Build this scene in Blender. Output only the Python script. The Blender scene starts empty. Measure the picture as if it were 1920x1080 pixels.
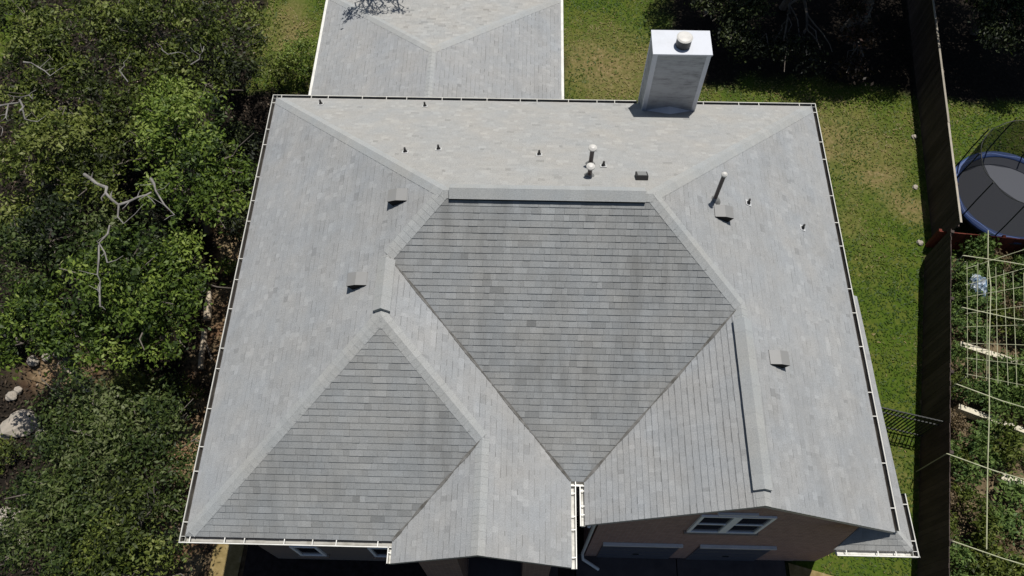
import bpy, math, random
import numpy as np
from mathutils import Matrix, Vector
R = math.radians
SC = bpy.context.scene
COL = SC.collection
rng = np.random.default_rng(7)
random.seed(7)

# ------------------------------------------------------------------ camera
cam_d = bpy.data.cameras.new('camera')
cam = bpy.data.objects.new('camera', cam_d)
COL.objects.link(cam)
PIT, YAW, ROL = 1.0859, 0.02876, -0.00614
cp, sp = math.cos(PIT), math.sin(PIT)
Rz = Matrix.Rotation(YAW, 3, 'Z')
fw, up, rt = Rz @ Vector((0, cp, -sp)), Rz @ Vector((0, sp, cp)), Rz @ Vector((1, 0, 0))
c_, s_ = math.cos(ROL), math.sin(ROL)
rt, up = c_ * rt + s_ * up, -s_ * rt + c_ * up
M3 = Matrix((rt, up, -fw)).transposed()
cam.matrix_world = Matrix.Translation((7.0931, -3.0860, 22.8462)) @ M3.to_4x4()
cam_d.sensor_width = 36
cam_d.lens = 28.034
cam_d.clip_start = 0.1
cam_d.clip_end = 2000
SC.camera = cam

# ------------------------------------------------------------------ sky, sun, exposure
SUNV = Vector((0.147, 0.26, 1.0)).normalized()
elev = math.asin(SUNV.z)
w = bpy.data.worlds.new('World')
SC.world = w
w.use_nodes = True
nt = w.node_tree
sky = nt.nodes.new('ShaderNodeTexSky')
sky.sky_type = 'NISHITA'
sky.sun_disc = False
sky.sun_elevation = elev
sky.sun_rotation = math.atan2(SUNV.x, SUNV.y)
bg = nt.nodes['Background']
nt.links.new(sky.outputs[0], bg.inputs[0])
bg.inputs[1].default_value = 0.058
sun_d = bpy.data.lights.new('sun', 'SUN')
sun_d.energy = 4.6
sun_d.angle = R(0.5)
sun_d.color = (1.0, 0.965, 0.91)
sun = bpy.data.objects.new('sun', sun_d)
COL.objects.link(sun)
sun.rotation_euler = SUNV.to_track_quat('Z', 'Y').to_euler()
sun.location = (20, 30, 60)
SC.view_settings.view_transform = 'Standard'
SC.view_settings.look = 'None'
SC.view_settings.exposure = 0.0
SC.view_settings.gamma = 1.0
SC.render.engine = 'CYCLES'

# ------------------------------------------------------------------ helpers
class MB:
    """collects polygons with a material slot and a tint value per face"""
    def __init__(s):
        s.v, s.f, s.m, s.t = [], [], [], []
    def face(s, pts, m=0, t=0.5):
        i = len(s.v)
        s.v.extend([tuple(p) for p in pts])
        s.f.append(tuple(range(i, i + len(pts))))
        s.m.append(m); s.t.append(t)
    def box(s, x0, x1, y0, y1, z0, z1, m=0, t=0.5):
        a = [(x0,y0,z0),(x1,y0,z0),(x1,y1,z0),(x0,y1,z0),(x0,y0,z1),(x1,y0,z1),(x1,y1,z1),(x0,y1,z1)]
        for q in ((3,2,1,0),(4,5,6,7),(0,1,5,4),(1,2,6,5),(2,3,7,6),(3,0,4,7)):
            s.face([a[i] for i in q], m, t)
    def obox(s, c, ax, ay, az, hx, hy, hz, m=0, t=0.5):
        c, ax, ay, az = Vector(c), Vector(ax).normalized(), Vector(ay).normalized(), Vector(az).normalized()
        a = [c + ax*hx*i + ay*hy*j + az*hz*k for k in (-1,1) for i, j in ((-1,-1),(1,-1),(1,1),(-1,1))]
        for q in ((3,2,1,0),(4,5,6,7),(0,1,5,4),(1,2,6,5),(2,3,7,6),(3,0,4,7)):
            s.face([a[i] for i in q], m, t)
    def bar(s, a, b, w_, h_, m=0, t=0.5, upv=(0,0,1)):
        a, b = Vector(a), Vector(b)
        d = (b - a); L = d.length; d.normalize()
        side = d.cross(Vector(upv))
        if side.length < 1e-4: side = d.cross(Vector((1,0,0)))
        side.normalize(); u2 = side.cross(d)
        s.obox((a + b) / 2, d, side, u2, L / 2, w_ / 2, h_ / 2, m, t)
    def tube(s, pts, r, n=8, m=0, t=0.5, cap=True):
        pts = [Vector(p) for p in pts]
        rs = r if isinstance(r, (list, tuple)) else [r] * len(pts)
        rings = []
        for i, p in enumerate(pts):
            d = (pts[min(i+1, len(pts)-1)] - pts[max(i-1, 0)]).normalized()
            a = d.cross(Vector((0.3, 0.9, 0.2)))
            if a.length < 1e-3: a = d.cross(Vector((1, 0, 0)))
            a.normalize(); b = d.cross(a)
            rings.append([p + (a*math.cos(6.28318*k/n) + b*math.sin(6.28318*k/n)) * rs[i] for k in range(n)])
        for i in range(len(rings)-1):
            for k in range(n):
                s.face([rings[i][k], rings[i][(k+1) % n], rings[i+1][(k+1) % n], rings[i+1][k]], m, t)
        if cap:
            s.face(rings[0][::-1], m, t); s.face(rings[-1], m, t)
    def lathe(s, c, prof, n=20, m=0, t=0.5, cap=True):
        c = Vector(c)
        rings = [[c + Vector((r*math.cos(6.28318*k/n), r*math.sin(6.28318*k/n), z)) for k in range(n)] for r, z in prof]
        for i in range(len(rings)-1):
            for k in range(n):
                s.face([rings[i][k], rings[i][(k+1) % n], rings[i+1][(k+1) % n], rings[i+1][k]], m, t)
        if not cap: return
        if prof[0][0] > 1e-4: s.face(rings[0][::-1], m, t)
        if prof[-1][0] > 1e-4: s.face(rings[-1], m, t)
    def build(s, name, mats, parent=None, smooth=False, merge=False):
        me = bpy.data.meshes.new(name)
        me.from_pydata(s.v, [], s.f)
        if not isinstance(mats, (list, tuple)): mats = [mats]
        for m in mats: me.materials.append(m)
        me.polygons.foreach_set('material_index', s.m)
        if smooth: me.polygons.foreach_set('use_smooth', [True] * len(s.f))
        at = me.attributes.new('tint', 'FLOAT', 'FACE')
        at.data.foreach_set('value', s.t)
        if merge:
            import bmesh
            bm = bmesh.new(); bm.from_mesh(me)
            bmesh.ops.remove_doubles(bm, verts=bm.verts, dist=1e-5)
            bm.to_mesh(me); bm.free()
        me.update()
        o = bpy.data.objects.new(name, me)
        COL.objects.link(o)
        if parent is not None: o.parent = parent
        return o

def fast_mesh(name, V, F, mats, tint, parent=None):
    """V (n,3), F (k,4) numpy quads"""
    me = bpy.data.meshes.new(name)
    k = F.shape[1]
    me.vertices.add(len(V)); me.vertices.foreach_set('co', V.astype(np.float32).ravel())
    me.loops.add(F.size); me.loops.foreach_set('vertex_index', F.astype(np.int32).ravel())
    me.polygons.add(len(F))
    me.polygons.foreach_set('loop_start', np.arange(0, F.size, k, dtype=np.int32))
    me.polygons.foreach_set('loop_total', np.full(len(F), k, dtype=np.int32))
    for m in (mats if isinstance(mats, (list, tuple)) else [mats]): me.materials.append(m)
    at = me.attributes.new('tint', 'FLOAT', 'FACE')
    at.data.foreach_set('value', tint.astype(np.float32))
    me.update(calc_edges=True)
    o = bpy.data.objects.new(name, me)
    COL.objects.link(o)
    if parent is not None: o.parent = parent
    return o

def thing(name, label, cat, loc=(0, 0, 0), group=None):
    o = bpy.data.objects.new(name, None)
    COL.objects.link(o)
    o.location = loc
    tag(o, label, cat, group)
    return o
def tag(o, label, cat, group=None):
    o['label'] = label; o['category'] = cat
    if group: o['group'] = group
    return o
def kind(o, k): o['kind'] = k; return o
def local(o, parent_loc):
    """shift a mesh built in world coordinates into its parent's frame"""
    o.data.transform(Matrix.Translation(-Vector(parent_loc)))
    return o

# ------------------------------------------------------------------ materials
def mat(name, col=(0.5,0.5,0.5), rough=0.8, spec=0.3, metal=0.0):
    m = bpy.data.materials.new(name); m.use_nodes = True
    b = m.node_tree.nodes['Principled BSDF']
    b.inputs['Base Color'].default_value = (*col, 1)
    b.inputs['Roughness'].default_value = rough
    b.inputs['Specular IOR Level'].default_value = spec
    b.inputs['Metallic'].default_value = metal
    return m
def N(m, t, **kw):
    n = m.node_tree.nodes.new(t)
    for k, v in kw.items(): setattr(n, k, v)
    return n
def L(m, a, b): m.node_tree.links.new(a, b)
def bsdf(m): return m.node_tree.nodes['Principled BSDF']
def noise(m, scale, detail=4, rough=0.55, vec=None, stretch=None):
    n = N(m, 'ShaderNodeTexNoise'); n.inputs['Scale'].default_value = scale
    n.inputs['Detail'].default_value = detail; n.inputs['Roughness'].default_value = rough
    if vec is None: vec = N(m, 'ShaderNodeTexCoord').outputs['Object']
    if stretch:
        mp = N(m, 'ShaderNodeMapping'); mp.inputs['Scale'].default_value = stretch
        L(m, vec, mp.inputs[0]); vec = mp.outputs[0]
    L(m, vec, n.inputs['Vector'])
    return n.outputs['Fac']
def ramp(m, fac, stops):
    r = N(m, 'ShaderNodeValToRGB')
    e = r.color_ramp.elements
    while len(e) < len(stops): e.new(0.5)
    for i, (p, c) in enumerate(stops):
        e[i].position = p; e[i].color = (*c, 1) if len(c) == 3 else c
    L(m, fac, r.inputs[0])
    return r.outputs[0]
def mixc(m, fac, a, b, mode='MIX'):
    n = N(m, 'ShaderNodeMix', data_type='RGBA', blend_type=mode)
    for k, v in ((0, fac), (6, a), (7, b)):
        if hasattr(v, 'links'): L(m, v, n.inputs[k])
        elif k == 0: n.inputs[0].default_value = v
        else: n.inputs[k].default_value = (*v, 1)
    return n.outputs[2]
def math_(m, op, a, b=0.0):
    n = N(m, 'ShaderNodeMath', operation=op)
    for k, v in ((0, a), (1, b)):
        if hasattr(v, 'links'): L(m, v, n.inputs[k])
        else: n.inputs[k].default_value = v
    return n.outputs[0]
def attr(m, nm='tint'):
    n = N(m, 'ShaderNodeAttribute'); n.attribute_name = nm
    return n.outputs['Fac']
def grey(v): return (v, v, v)
def bump(m, h, st, dist=0.02):
    b = N(m, 'ShaderNodeBump'); b.inputs['Strength'].default_value = st; b.inputs['Distance'].default_value = dist
    L(m, h, b.inputs['Height']); L(m, b.outputs[0], bsdf(m).inputs['Normal'])

# weathered asphalt shingle; "algae" = how stained the (north facing) slope is
def shingle(name, base, algae):
    m = mat(name, rough=0.95, spec=0.12)
    t = attr(m)
    col = ramp(m, t, [(0.0, tuple(x*0.62 for x in base)), (0.28, tuple(x*0.90 for x in base)), (0.62, base), (0.92, tuple(x*1.10 for x in base)), (1.0, tuple(x*1.18 for x in base))])
    sp_ = noise(m, 1.1, 3)
    col = mixc(m, 0.9, col, ramp(m, sp_, [(0.3, (0.94,0.97,0.99)), (0.7, (1.02,1.0,0.96))]), 'MULTIPLY')
    gr = noise(m, 60, 2, 0.7)
    col = mixc(m, 0.8, col, ramp(m, gr, [(0.3, grey(0.70)), (0.7, grey(1.22))]), 'MULTIPLY')
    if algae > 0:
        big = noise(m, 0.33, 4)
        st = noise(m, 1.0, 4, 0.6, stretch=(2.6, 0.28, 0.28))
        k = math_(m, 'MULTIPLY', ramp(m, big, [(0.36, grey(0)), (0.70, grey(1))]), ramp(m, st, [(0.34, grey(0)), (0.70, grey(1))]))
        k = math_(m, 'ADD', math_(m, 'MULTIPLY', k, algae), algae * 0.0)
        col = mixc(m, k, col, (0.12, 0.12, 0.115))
    L(m, col, bsdf(m).inputs['Base Color'])
    bump(m, gr, 0.35, 0.01)
    return m
M_SH = shingle('shingle_weathered', (0.325, 0.329, 0.332), 0.35)
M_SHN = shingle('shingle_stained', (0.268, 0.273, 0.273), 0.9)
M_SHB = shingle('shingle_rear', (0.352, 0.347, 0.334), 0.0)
M_CAP = shingle('hip_cap_shingle', (0.365, 0.370, 0.366), 0.15)

def painted(name, col, dirt=0.2, rough=0.5, scale=3.0):
    m = mat(name, col, rough, 0.35)
    n = noise(m, scale, 5, 0.65)
    L(m, mixc(m, ramp(m, n, [(0.45, grey(0)), (0.75, grey(dirt))]), col, (0.2, 0.19, 0.16)), bsdf(m).inputs['Base Color'])
    return m
M_WHITE = painted('gutter_white', (0.70, 0.69, 0.64), 0.35, 0.4)
M_TRIM = painted('trim_white', (0.66, 0.66, 0.65), 0.25)
M_WINF = painted('window_frame_white', (0.86, 0.86, 0.86), 0.05)
M_GUTIN = painted('gutter_inside', (0.60, 0.59, 0.55), 0.8, 0.7, 5.0)
M_DULL = painted('gutter_dull_white', (0.54, 0.53, 0.48), 0.4, 0.5)
M_HALF = painted('gutter_worn', (0.36, 0.35, 0.32), 0.8, 0.8, 4.0)
M_GUTSHADE = painted('gutter_shade', (0.035, 0.03, 0.026), 0.3, 0.9)  # near-black trough inside: the gutter's shade put into the colour
M_FASCIA = painted('fascia_grey', (0.42, 0.40, 0.37), 0.3)
M_SIDING = painted('siding_tan', (0.21, 0.17, 0.15), 0.2)
M_BLACK = mat('black_vent', (0.012, 0.012, 0.013), 0.8, 0.2)
M_BOOT = mat('dark_rubber', (0.035, 0.033, 0.032), 0.7, 0.3)
M_PIPE = mat('brown_pipe', (0.09, 0.07, 0.065), 0.5, 0.4)
M_CAPW = painted('cap_galvanised', (0.62, 0.60, 0.56), 0.3, 0.4)
M_FLUE = mat('flue_dark', (0.05, 0.05, 0.055), 0.5, 0.4)
M_HOOD = painted('vent_hood', (0.215, 0.215, 0.21), 0.3)
M_FLASH = mat('flashing', (0.72, 0.72, 0.72), 0.35, 0.5, 0.3)
M_GLASS = mat('window_glass', (0.012, 0.015, 0.02), 0.08, 0.5)
M_DOOR = painted('garage_door_paint', (0.095, 0.10, 0.125), 0.2, 0.4)

def brick(name, a, b, mortar):
    m = mat(name, rough=0.9, spec=0.15)
    tc = N(m, 'ShaderNodeTexCoord').outputs['Object']
    sx = N(m, 'ShaderNodeSeparateXYZ'); L(m, tc, sx.inputs[0])
    cb = N(m, 'ShaderNodeCombineXYZ')
    L(m, math_(m, 'ADD', sx.outputs[0], sx.outputs[1]), cb.inputs[0]); L(m, sx.outputs[2], cb.inputs[1])
    t = N(m, 'ShaderNodeTexBrick')
    t.inputs['Scale'].default_value = 1.0
    t.inputs['Brick Width'].default_value = 0.21; t.inputs['Row Height'].default_value = 0.075
    t.inputs['Mortar Size'].default_value = 0.008
    t.inputs['Color1'].default_value = (*a, 1); t.inputs['Color2'].default_value = (*b, 1); t.inputs['Mortar'].default_value = (*mortar, 1)
    L(m, cb.outputs[0], t.inputs['Vector'])
    L(m, mixc(m, 0.6, t.outputs[0], ramp(m, noise(m, 6, 4), [(0.3, grey(0.75)), (0.7, grey(1.2))]), 'MULTIPLY'), bsdf(m).inputs['Base Color'])
    return m
M_BRICK = brick('brick_red', (0.37, 0.225, 0.185), (0.30, 0.18, 0.155), (0.37, 0.31, 0.27))
M_BRICKB = brick('brick_porch', (0.26, 0.17, 0.13), (0.19, 0.12, 0.10), (0.28, 0.23, 0.19))

def lap_siding(name):
    m = mat(name, rough=0.7, spec=0.25)
    n = noise(m, 1.6, 6, 0.7, stretch=(1.0, 1.0, 2.2))
    n2 = noise(m, 5, 5, 0.7, stretch=(0.6, 0.6, 3.5))
    k = math_(m, 'MULTIPLY', ramp(m, n, [(0.42, grey(0)), (0.66, grey(1))]), ramp(m, n2, [(0.4, grey(0.15)), (0.6, grey(1))]))
    L(m, mixc(m, math_(m, 'MULTIPLY', k, 0.75), (0.40, 0.41, 0.42), (0.13, 0.125, 0.125)), bsdf(m).inputs['Base Color'])
    return m
M_CHIM = lap_siding('chimney_siding')
M_CHIMTOP = painted('chimney_cap_paint', (0.56, 0.58, 0.62), 0.12)

def wood(name, a, b, rough=0.85):
    m = mat(name, rough=rough, spec=0.15)
    n = noise(m, 3.0, 5, 0.6, stretch=(1, 1, 0.3))
    c = ramp(m, n, [(0.3, a), (0.7, b)])
    t = attr(m)
    L(m, mixc(m, 0.7, c, ramp(m, t, [(0, grey(0.6)), (1, grey(1.4))]), 'MULTIPLY'), bsdf(m).inputs['Base Color'])
    return m
M_FENCE = wood('fence_wood', (0.046, 0.035, 0.031), (0.080, 0.061, 0.053))
M_FTOP = wood('fence_cap_grey', (0.30, 0.27, 0.22), (0.42, 0.38, 0.31))
M_RED = wood('red_stained_wood', (0.085, 0.022, 0.016), (0.13, 0.035, 0.024))
M_PLANK = wood('bed_plank', (0.44, 0.40, 0.30), (0.60, 0.55, 0.43))
M_BARK = wood('bark', (0.10, 0.085, 0.07), (0.20, 0.175, 0.15))
M_DEAD = wood('dead_wood', (0.13, 0.12, 0.11), (0.30, 0.285, 0.265))
M_LOG = wood('log_pale', (0.30, 0.24, 0.17), (0.48, 0.41, 0.31))
M_POLE = wood('bamboo_pole', (0.30, 0.31, 0.19), (0.44, 0.44, 0.30))
M_ROCK = painted('limestone', (0.34, 0.30, 0.25), 0.85, 0.9, 5.0)
M_IRON = mat('iron', (0.02, 0.022, 0.02), 0.6, 0.4)

def leaf(name, stops, trans=0.16):
    m = mat(name, rough=0.55, spec=0.25)
    c = ramp(m, attr(m), stops)
    L(m, c, bsdf(m).inputs['Base Color'])
    tr = N(m, 'ShaderNodeBsdfTranslucent'); mx = N(m, 'ShaderNodeMixShader')
    L(m, mixc(m, 1.0, c, (1.1, 1.25, 0.5), 'MULTIPLY'), tr.inputs[0])
    mx.inputs[0].default_value = trans
    L(m, bsdf(m).outputs[0], mx.inputs[1]); L(m, tr.outputs[0], mx.inputs[2])
    L(m, mx.outputs[0], m.node_tree.nodes['Material Output'].inputs[0])
    return m
LEAF = {
 'olive':  leaf('leaf_olive',  [(0, (0.016,0.022,0.006)), (0.42, (0.062,0.086,0.014)), (0.8, (0.140,0.168,0.030)), (1, (0.30,0.29,0.15))]),
 'bright': leaf('leaf_bright', [(0, (0.016,0.030,0.007)), (0.42, (0.076,0.122,0.016)), (0.8, (0.170,0.225,0.036)), (1, (0.30,0.32,0.14))]),
 'deep':   leaf('leaf_deep',   [(0, (0.010,0.016,0.006)), (0.42, (0.034,0.056,0.012)), (0.8, (0.088,0.115,0.028)), (1, (0.24,0.23,0.17))]),
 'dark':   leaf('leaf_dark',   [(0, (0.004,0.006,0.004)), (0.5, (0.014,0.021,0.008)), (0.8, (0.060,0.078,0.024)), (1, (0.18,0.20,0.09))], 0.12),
 'russet': leaf('leaf_russet', [(0, (0.010,0.008,0.006)), (0.6, (0.028,0.018,0.012)), (0.93, (0.10,0.05,0.035)), (1, (0.22,0.13,0.09))], 0.12),
 'veg':    leaf('leaf_vegetable', [(0, (0.028,0.055,0.016)), (0.4, (0.065,0.115,0.032)), (0.85, (0.14,0.20,0.05)), (1, (0.27,0.30,0.14))]),
 'dry':    leaf('leaf_dry', [(0, (0.06,0.042,0.02)), (0.5, (0.12,0.085,0.045)), (1, (0.26,0.20,0.12))]),
 'grass':  leaf('grass_blade', [(0, (0.022,0.048,0.004)), (0.45, (0.046,0.086,0.007)), (0.72, (0.095,0.118,0.018)), (1, (0.24,0.19,0.075))], 0.2),
}

# ------------------------------------------------------------------ ground (one sheet, zones baked per vertex)
def vnoise(x, y, s, seed):
    """smooth value noise, numpy"""
    r = np.random.default_rng(seed).random((64, 64))
    x, y = x / s + 1000, y / s + 1000
    xi, yi = np.floor(x).astype(int), np.floor(y).astype(int)
    fx, fy = x - xi, y - yi
    fx, fy = fx*fx*(3-2*fx), fy*fy*(3-2*fy)
    g = lambda a, b: r[a % 64, b % 64]
    return (g(xi,yi)*(1-fx) + g(xi+1,yi)*fx)*(1-fy) + (g(xi,yi+1)*(1-fx) + g(xi+1,yi+1)*fx)*fy
def fbm(x, y, s, seed): return (vnoise(x,y,s,seed)*0.55 + vnoise(x,y,s/2.1,seed+1)*0.28 + vnoise(x,y,s/4.3,seed+2)*0.17)
def sstep(a, b, x): t = np.clip((x-a)/(b-a), 0, 1); return t*t*(3-2*t)
def fence_x(y):
    return np.where(y > 10.45, 20.66 + (y-10.56)*0.1325, 20.33 + (y-10.36)*0.236)
def zones(x, y):
    j = (fbm(x, y, 1.2, 5) - 0.5) * 1.6
    xx, yy = x + j, y + (fbm(x, y, 1.2, 9) - 0.5) * 1.6
    side = sstep(14.5, 15.2, xx) * (x < fence_x(y))
    back = sstep(7.9, 8.6, xx) * sstep(11.5, 12.5, yy) * (x < fence_x(y))
    front_r = sstep(15.4, 15.8, x)
    far = (x > fence_x(y)) * sstep(10.3, 10.8, y)
    bl = sstep(-3.9, -3.2, xx) * (x < 0.4) * sstep(16.8, 17.6, yy)
    grass = np.clip(np.maximum(np.maximum(side, back), np.maximum(far, bl)), 0, 1)
    # dark ground painting in tree shade, far right and beside the back lawn
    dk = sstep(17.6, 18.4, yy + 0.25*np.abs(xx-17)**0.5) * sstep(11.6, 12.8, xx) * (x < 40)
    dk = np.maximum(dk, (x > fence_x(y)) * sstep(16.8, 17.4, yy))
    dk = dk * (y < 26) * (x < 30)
    out = 1.0 * ((x < -13) | (x > fence_x(y) + 6.5) | (y > 26) | (y < -9))
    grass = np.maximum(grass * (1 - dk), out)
    dry = np.zeros_like(x)
    for cx, cy, rx, ry, k in ((16.5,16.3,1.2,0.6,0.6),(19.4,13.7,1.0,0.9,1.0),(20.2,12.7,0.6,0.6,0.9),(10.0,18.4,2.4,1.5,1.0),(17.6,15.2,2.8,1.1,0.85),(18.4,13.9,0.9,1.3,0.5),(18.2,12.0,0.7,2.0,0.35),(-2.2,20.3,0.9,1.3,0.8),(17.3,3.2,0.9,0.8,0.5),(9.0,16.4,0.9,0.6,0.5)):
        dry = np.maximum(dry, k * np.exp(-(((xx-cx)/rx)**2 + ((yy-cy)/ry)**2)))
    sand = sstep(-3.3, -2.9, xx*0.6+x*0.4) * sstep(0.3, -0.2, x) * sstep(11.5, 10.5, y) * np.clip(fbm(x, y, 0.9, 21)*2.2 - 0.35, 0, 1)
    sand = np.maximum(sand, np.exp(-(((x+7.0)/1.0)**2 + ((y-5.75)/0.55)**2)) * 1.5)
    sand = np.clip(sand, 0, 1)
    scrub = sstep(0.6, 0.75, fbm(x, y, 1.6, 31)) * (x < -6) * 0.0
    scrub = np.maximum(scrub, np.exp(-(((xx+4.6)/1.2)**2 + ((yy-5.4)/0.5)**2)))
    garden = (x > fence_x(y)) * (y < 10.6) * (x < fence_x(y) + 6.5)
    return grass, np.clip(dry,0,1), sand, np.clip(scrub,0,1), garden*1.0
def build_ground():
    xs = np.concatenate([[-400,-150,-60], np.arange(-22, 34.01, 0.2), [60,150,400]])
    ys = np.concatenate([[-400,-150,-40], np.arange(-8, 34.01, 0.2), [60,150,400]])
    X, Y = np.meshgrid(xs, ys)
    Z = np.zeros_like(X)
    inner = (X > -22) & (X < 34) & (Y > -8) & (Y < 34)
    left = sstep(-1.0, -2.4, X)
    Z += inner * ((fbm(X, Y, 1.5, 40)-0.5)*0.05 + left * (fbm(X, Y, 2.0, 44)-0.5)*0.3)
    Z -= 0.03
    V = np.stack([X, Y, Z], -1).reshape(-1, 3)
    nx, ny = len(xs), len(ys)
    i = np.arange(nx*ny).reshape(ny, nx)
    F = np.stack([i[:-1,:-1], i[:-1,1:], i[1:,1:], i[1:,:-1]], -1).reshape(-1, 4)
    m = mat('ground_mix', rough=0.95, spec=0.1)
    o = fast_mesh('ground', V, F, m, np.full(len(F), 0.5))
    g, d, s, sc, gd = zones(V[:,0], V[:,1])
    for nm, a in (('z_grass', g), ('z_dry', d), ('z_sand', s), ('z_scrub', sc), ('z_garden', gd)):
        at = o.data.attributes.new(nm, 'FLOAT', 'POINT'); at.data.foreach_set('value', a.astype(np.float32))
    n1, n2, n3, n4 = noise(m, 1.3, 5, 0.6), noise(m, 9, 4, 0.65), noise(m, 35, 3, 0.7), noise(m, 4.0, 4, 0.6)
    litter = ramp(m, n2, [(0.3, (0.008,0.006,0.005)), (0.58, (0.016,0.013,0.010)), (0.70, (0.038,0.029,0.020)), (0.80, (0.12,0.095,0.07))])  # litter made near-black to carry the shade between the trees
    lit2 = ramp(m, n2, [(0.35, (0.10,0.055,0.03)), (0.6, (0.21,0.125,0.07)), (0.78, (0.36,0.27,0.18))])
    sandc = mixc(m, ramp(m, n1, [(0.4, grey(0)), (0.62, grey(1))]), lit2, ramp(m, n2, [(0.3, (0.24,0.18,0.10)), (0.7, (0.38,0.29,0.17))]))
    gr = ramp(m, n2, [(0.28, (0.042,0.074,0.008)), (0.5, (0.052,0.086,0.009)), (0.72, (0.082,0.106,0.018))])
    gr = mixc(m, ramp(m, n1, [(0.45, grey(0)), (0.70, grey(0.6))]), gr, ramp(m, n2, [(0.3, (0.080,0.088,0.014)), (0.7, (0.155,0.138,0.038))]))
    gr = mixc(m, 0.8, gr, ramp(m, n3, [(0.3, grey(0.8)), (0.7, grey(1.25))]), 'MULTIPLY')
    dryc = ramp(m, n2, [(0.3, (0.11,0.09,0.035)), (0.55, (0.20,0.15,0.07)), (0.75, (0.27,0.21,0.12))])
    scr = ramp(m, n4, [(0.3, (0.030,0.042,0.010)), (0.6, (0.085,0.095,0.024)), (0.8, (0.14,0.13,0.05))])
    soil = ramp(m, n4, [(0.3, (0.045,0.034,0.022)), (0.5, (0.12,0.09,0.052)), (0.7, (0.21,0.165,0.10))])
    c = mixc(m, attr(m, 'z_scrub'), litter, scr)
    c = mixc(m, attr(m, 'z_sand'), c, sandc)
    c = mixc(m, attr(m, 'z_garden'), c, soil)
    dfac = math_(m, 'MULTIPLY', attr(m, 'z_dry'), ramp(m, n4, [(0.3, grey(0.45)), (0.6, grey(1))]))
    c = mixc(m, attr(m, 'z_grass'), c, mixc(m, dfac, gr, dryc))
    L(m, c, bsdf(m).inputs['Base Color'])
    bump(m, n2, 0.6, 0.05)
    kind(o, 'structure')
    return o
build_ground()

def build_grass():
    n = 190000
    x = rng.uniform(-5, 27, n); y = rng.uniform(-1, 24.5, n)
    g, d, s, sc, gd = zones(x, y)
    dens = np.clip(g * (1 - 0.75*d), 0, 1)
    dens = dens * (0.45 + 0.9*fbm(x, y, 0.6, 77))
    inside = (x > -0.2) & (x < 15.4) & (y > 0) & (y < 12.2)
    inside |= (x > -0.1) & (x < 8.35) & (y > 12) & (y < 19.3)
    k = (rng.random(n) < dens) & ~inside
    x, y = x[k], y[k]; n = len(x)
    a = rng.uniform(0, 6.283, n); h = rng.uniform(0.004, 0.020, n) * (0.7 + 0.9*fbm(x, y, 1.1, 78)); wd = rng.uniform(0.010, 0.026, n)
    lean = rng.uniform(0.03, 0.10, n)
    ax, ay = np.cos(a), np.sin(a)
    z0 = np.full(n, -0.015)
    p0 = np.stack([x-ay*wd, y+ax*wd, z0], -1); p1 = np.stack([x+ay*wd, y-ax*wd, z0], -1)
    p2 = np.stack([x+ax*lean+ay*wd*0.4, y+ay*lean-ax*wd*0.4, h], -1); p3 = np.stack([x+ax*lean-ay*wd*0.4, y+ay*lean+ax*wd*0.4, h], -1)
    V = np.stack([p0, p1, p2, p3], 1).reshape(-1, 3)
    F = np.arange(4*n).reshape(n, 4)
    dd = zones(x, y)[1]
    tint = np.clip(-0.10 + 1.1*fbm(x, y, 1.7, 79) + rng.normal(0, 0.09, n) + 0.40*dd + 0.14*sstep(11, 16, y) - 0.08*sstep(12, 9, y)*(x > 14) + (rng.random(n) < 0.06)*0.4, 0.28, 1)
    o = fast_mesh('grass', V, F, LEAF['grass'], tint)
    kind(o, 'stuff'); tag(o, 'short patchy green and yellow lawn grass around the house', 'grass')
build_grass()

def build_litter():
    n = 60000
    x = rng.uniform(-14, 0.2, n); y = rng.uniform(-3, 22, n)
    g, d, s, sc, gd = zones(x, y)
    k = (rng.random(n) < (0.25+0.75*fbm(x, y, 0.8, 91))*(1-g)*(1-0.85*np.clip(s*1.6, 0, 1))) & ~((x > -0.3) & (y > 0))
    k &= ~((x > -1.35) & (y < 3.2))
    x, y = x[k], y[k]; n = len(x)
    a = rng.uniform(0, 6.283, n); l = rng.uniform(0.03, 0.075, n); wd = l*rng.uniform(0.3, 0.55, n)
    tz = rng.normal(0, 0.02, n); z = 0.03 + sstep(-1.0, -2.4, x)*(fbm(x, y, 2.0, 44)-0.5)*0.3 + rng.uniform(0, 0.02, n)
    ax, ay = np.cos(a), np.sin(a)
    V = np.stack([np.stack([x-ax*l, y-ay*l, z-tz], -1), np.stack([x-ay*wd, y+ax*wd, z+0.012], -1), np.stack([x+ax*l, y+ay*l, z+tz], -1), np.stack([x+ay*wd, y-ax*wd, z+0.006], -1)], 1).reshape(-1, 3)
    m = mat('dead_leaf', rough=0.8, spec=0.2)
    L(m, ramp(m, attr(m), [(0, (0.010,0.008,0.006)), (0.5, (0.030,0.021,0.014)), (0.85, (0.085,0.060,0.040)), (1, (0.26,0.21,0.155))]), bsdf(m).inputs['Base Color'])
    o = fast_mesh('leaf_litter', V, np.arange(4*n).reshape(n, 4), m, np.clip(rng.normal(0.42, 0.24, n), 0, 1))
    kind(o, 'stuff'); tag(o, 'brown fallen leaves covering the ground under the left oaks', 'leaf litter')
build_litter()

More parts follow.
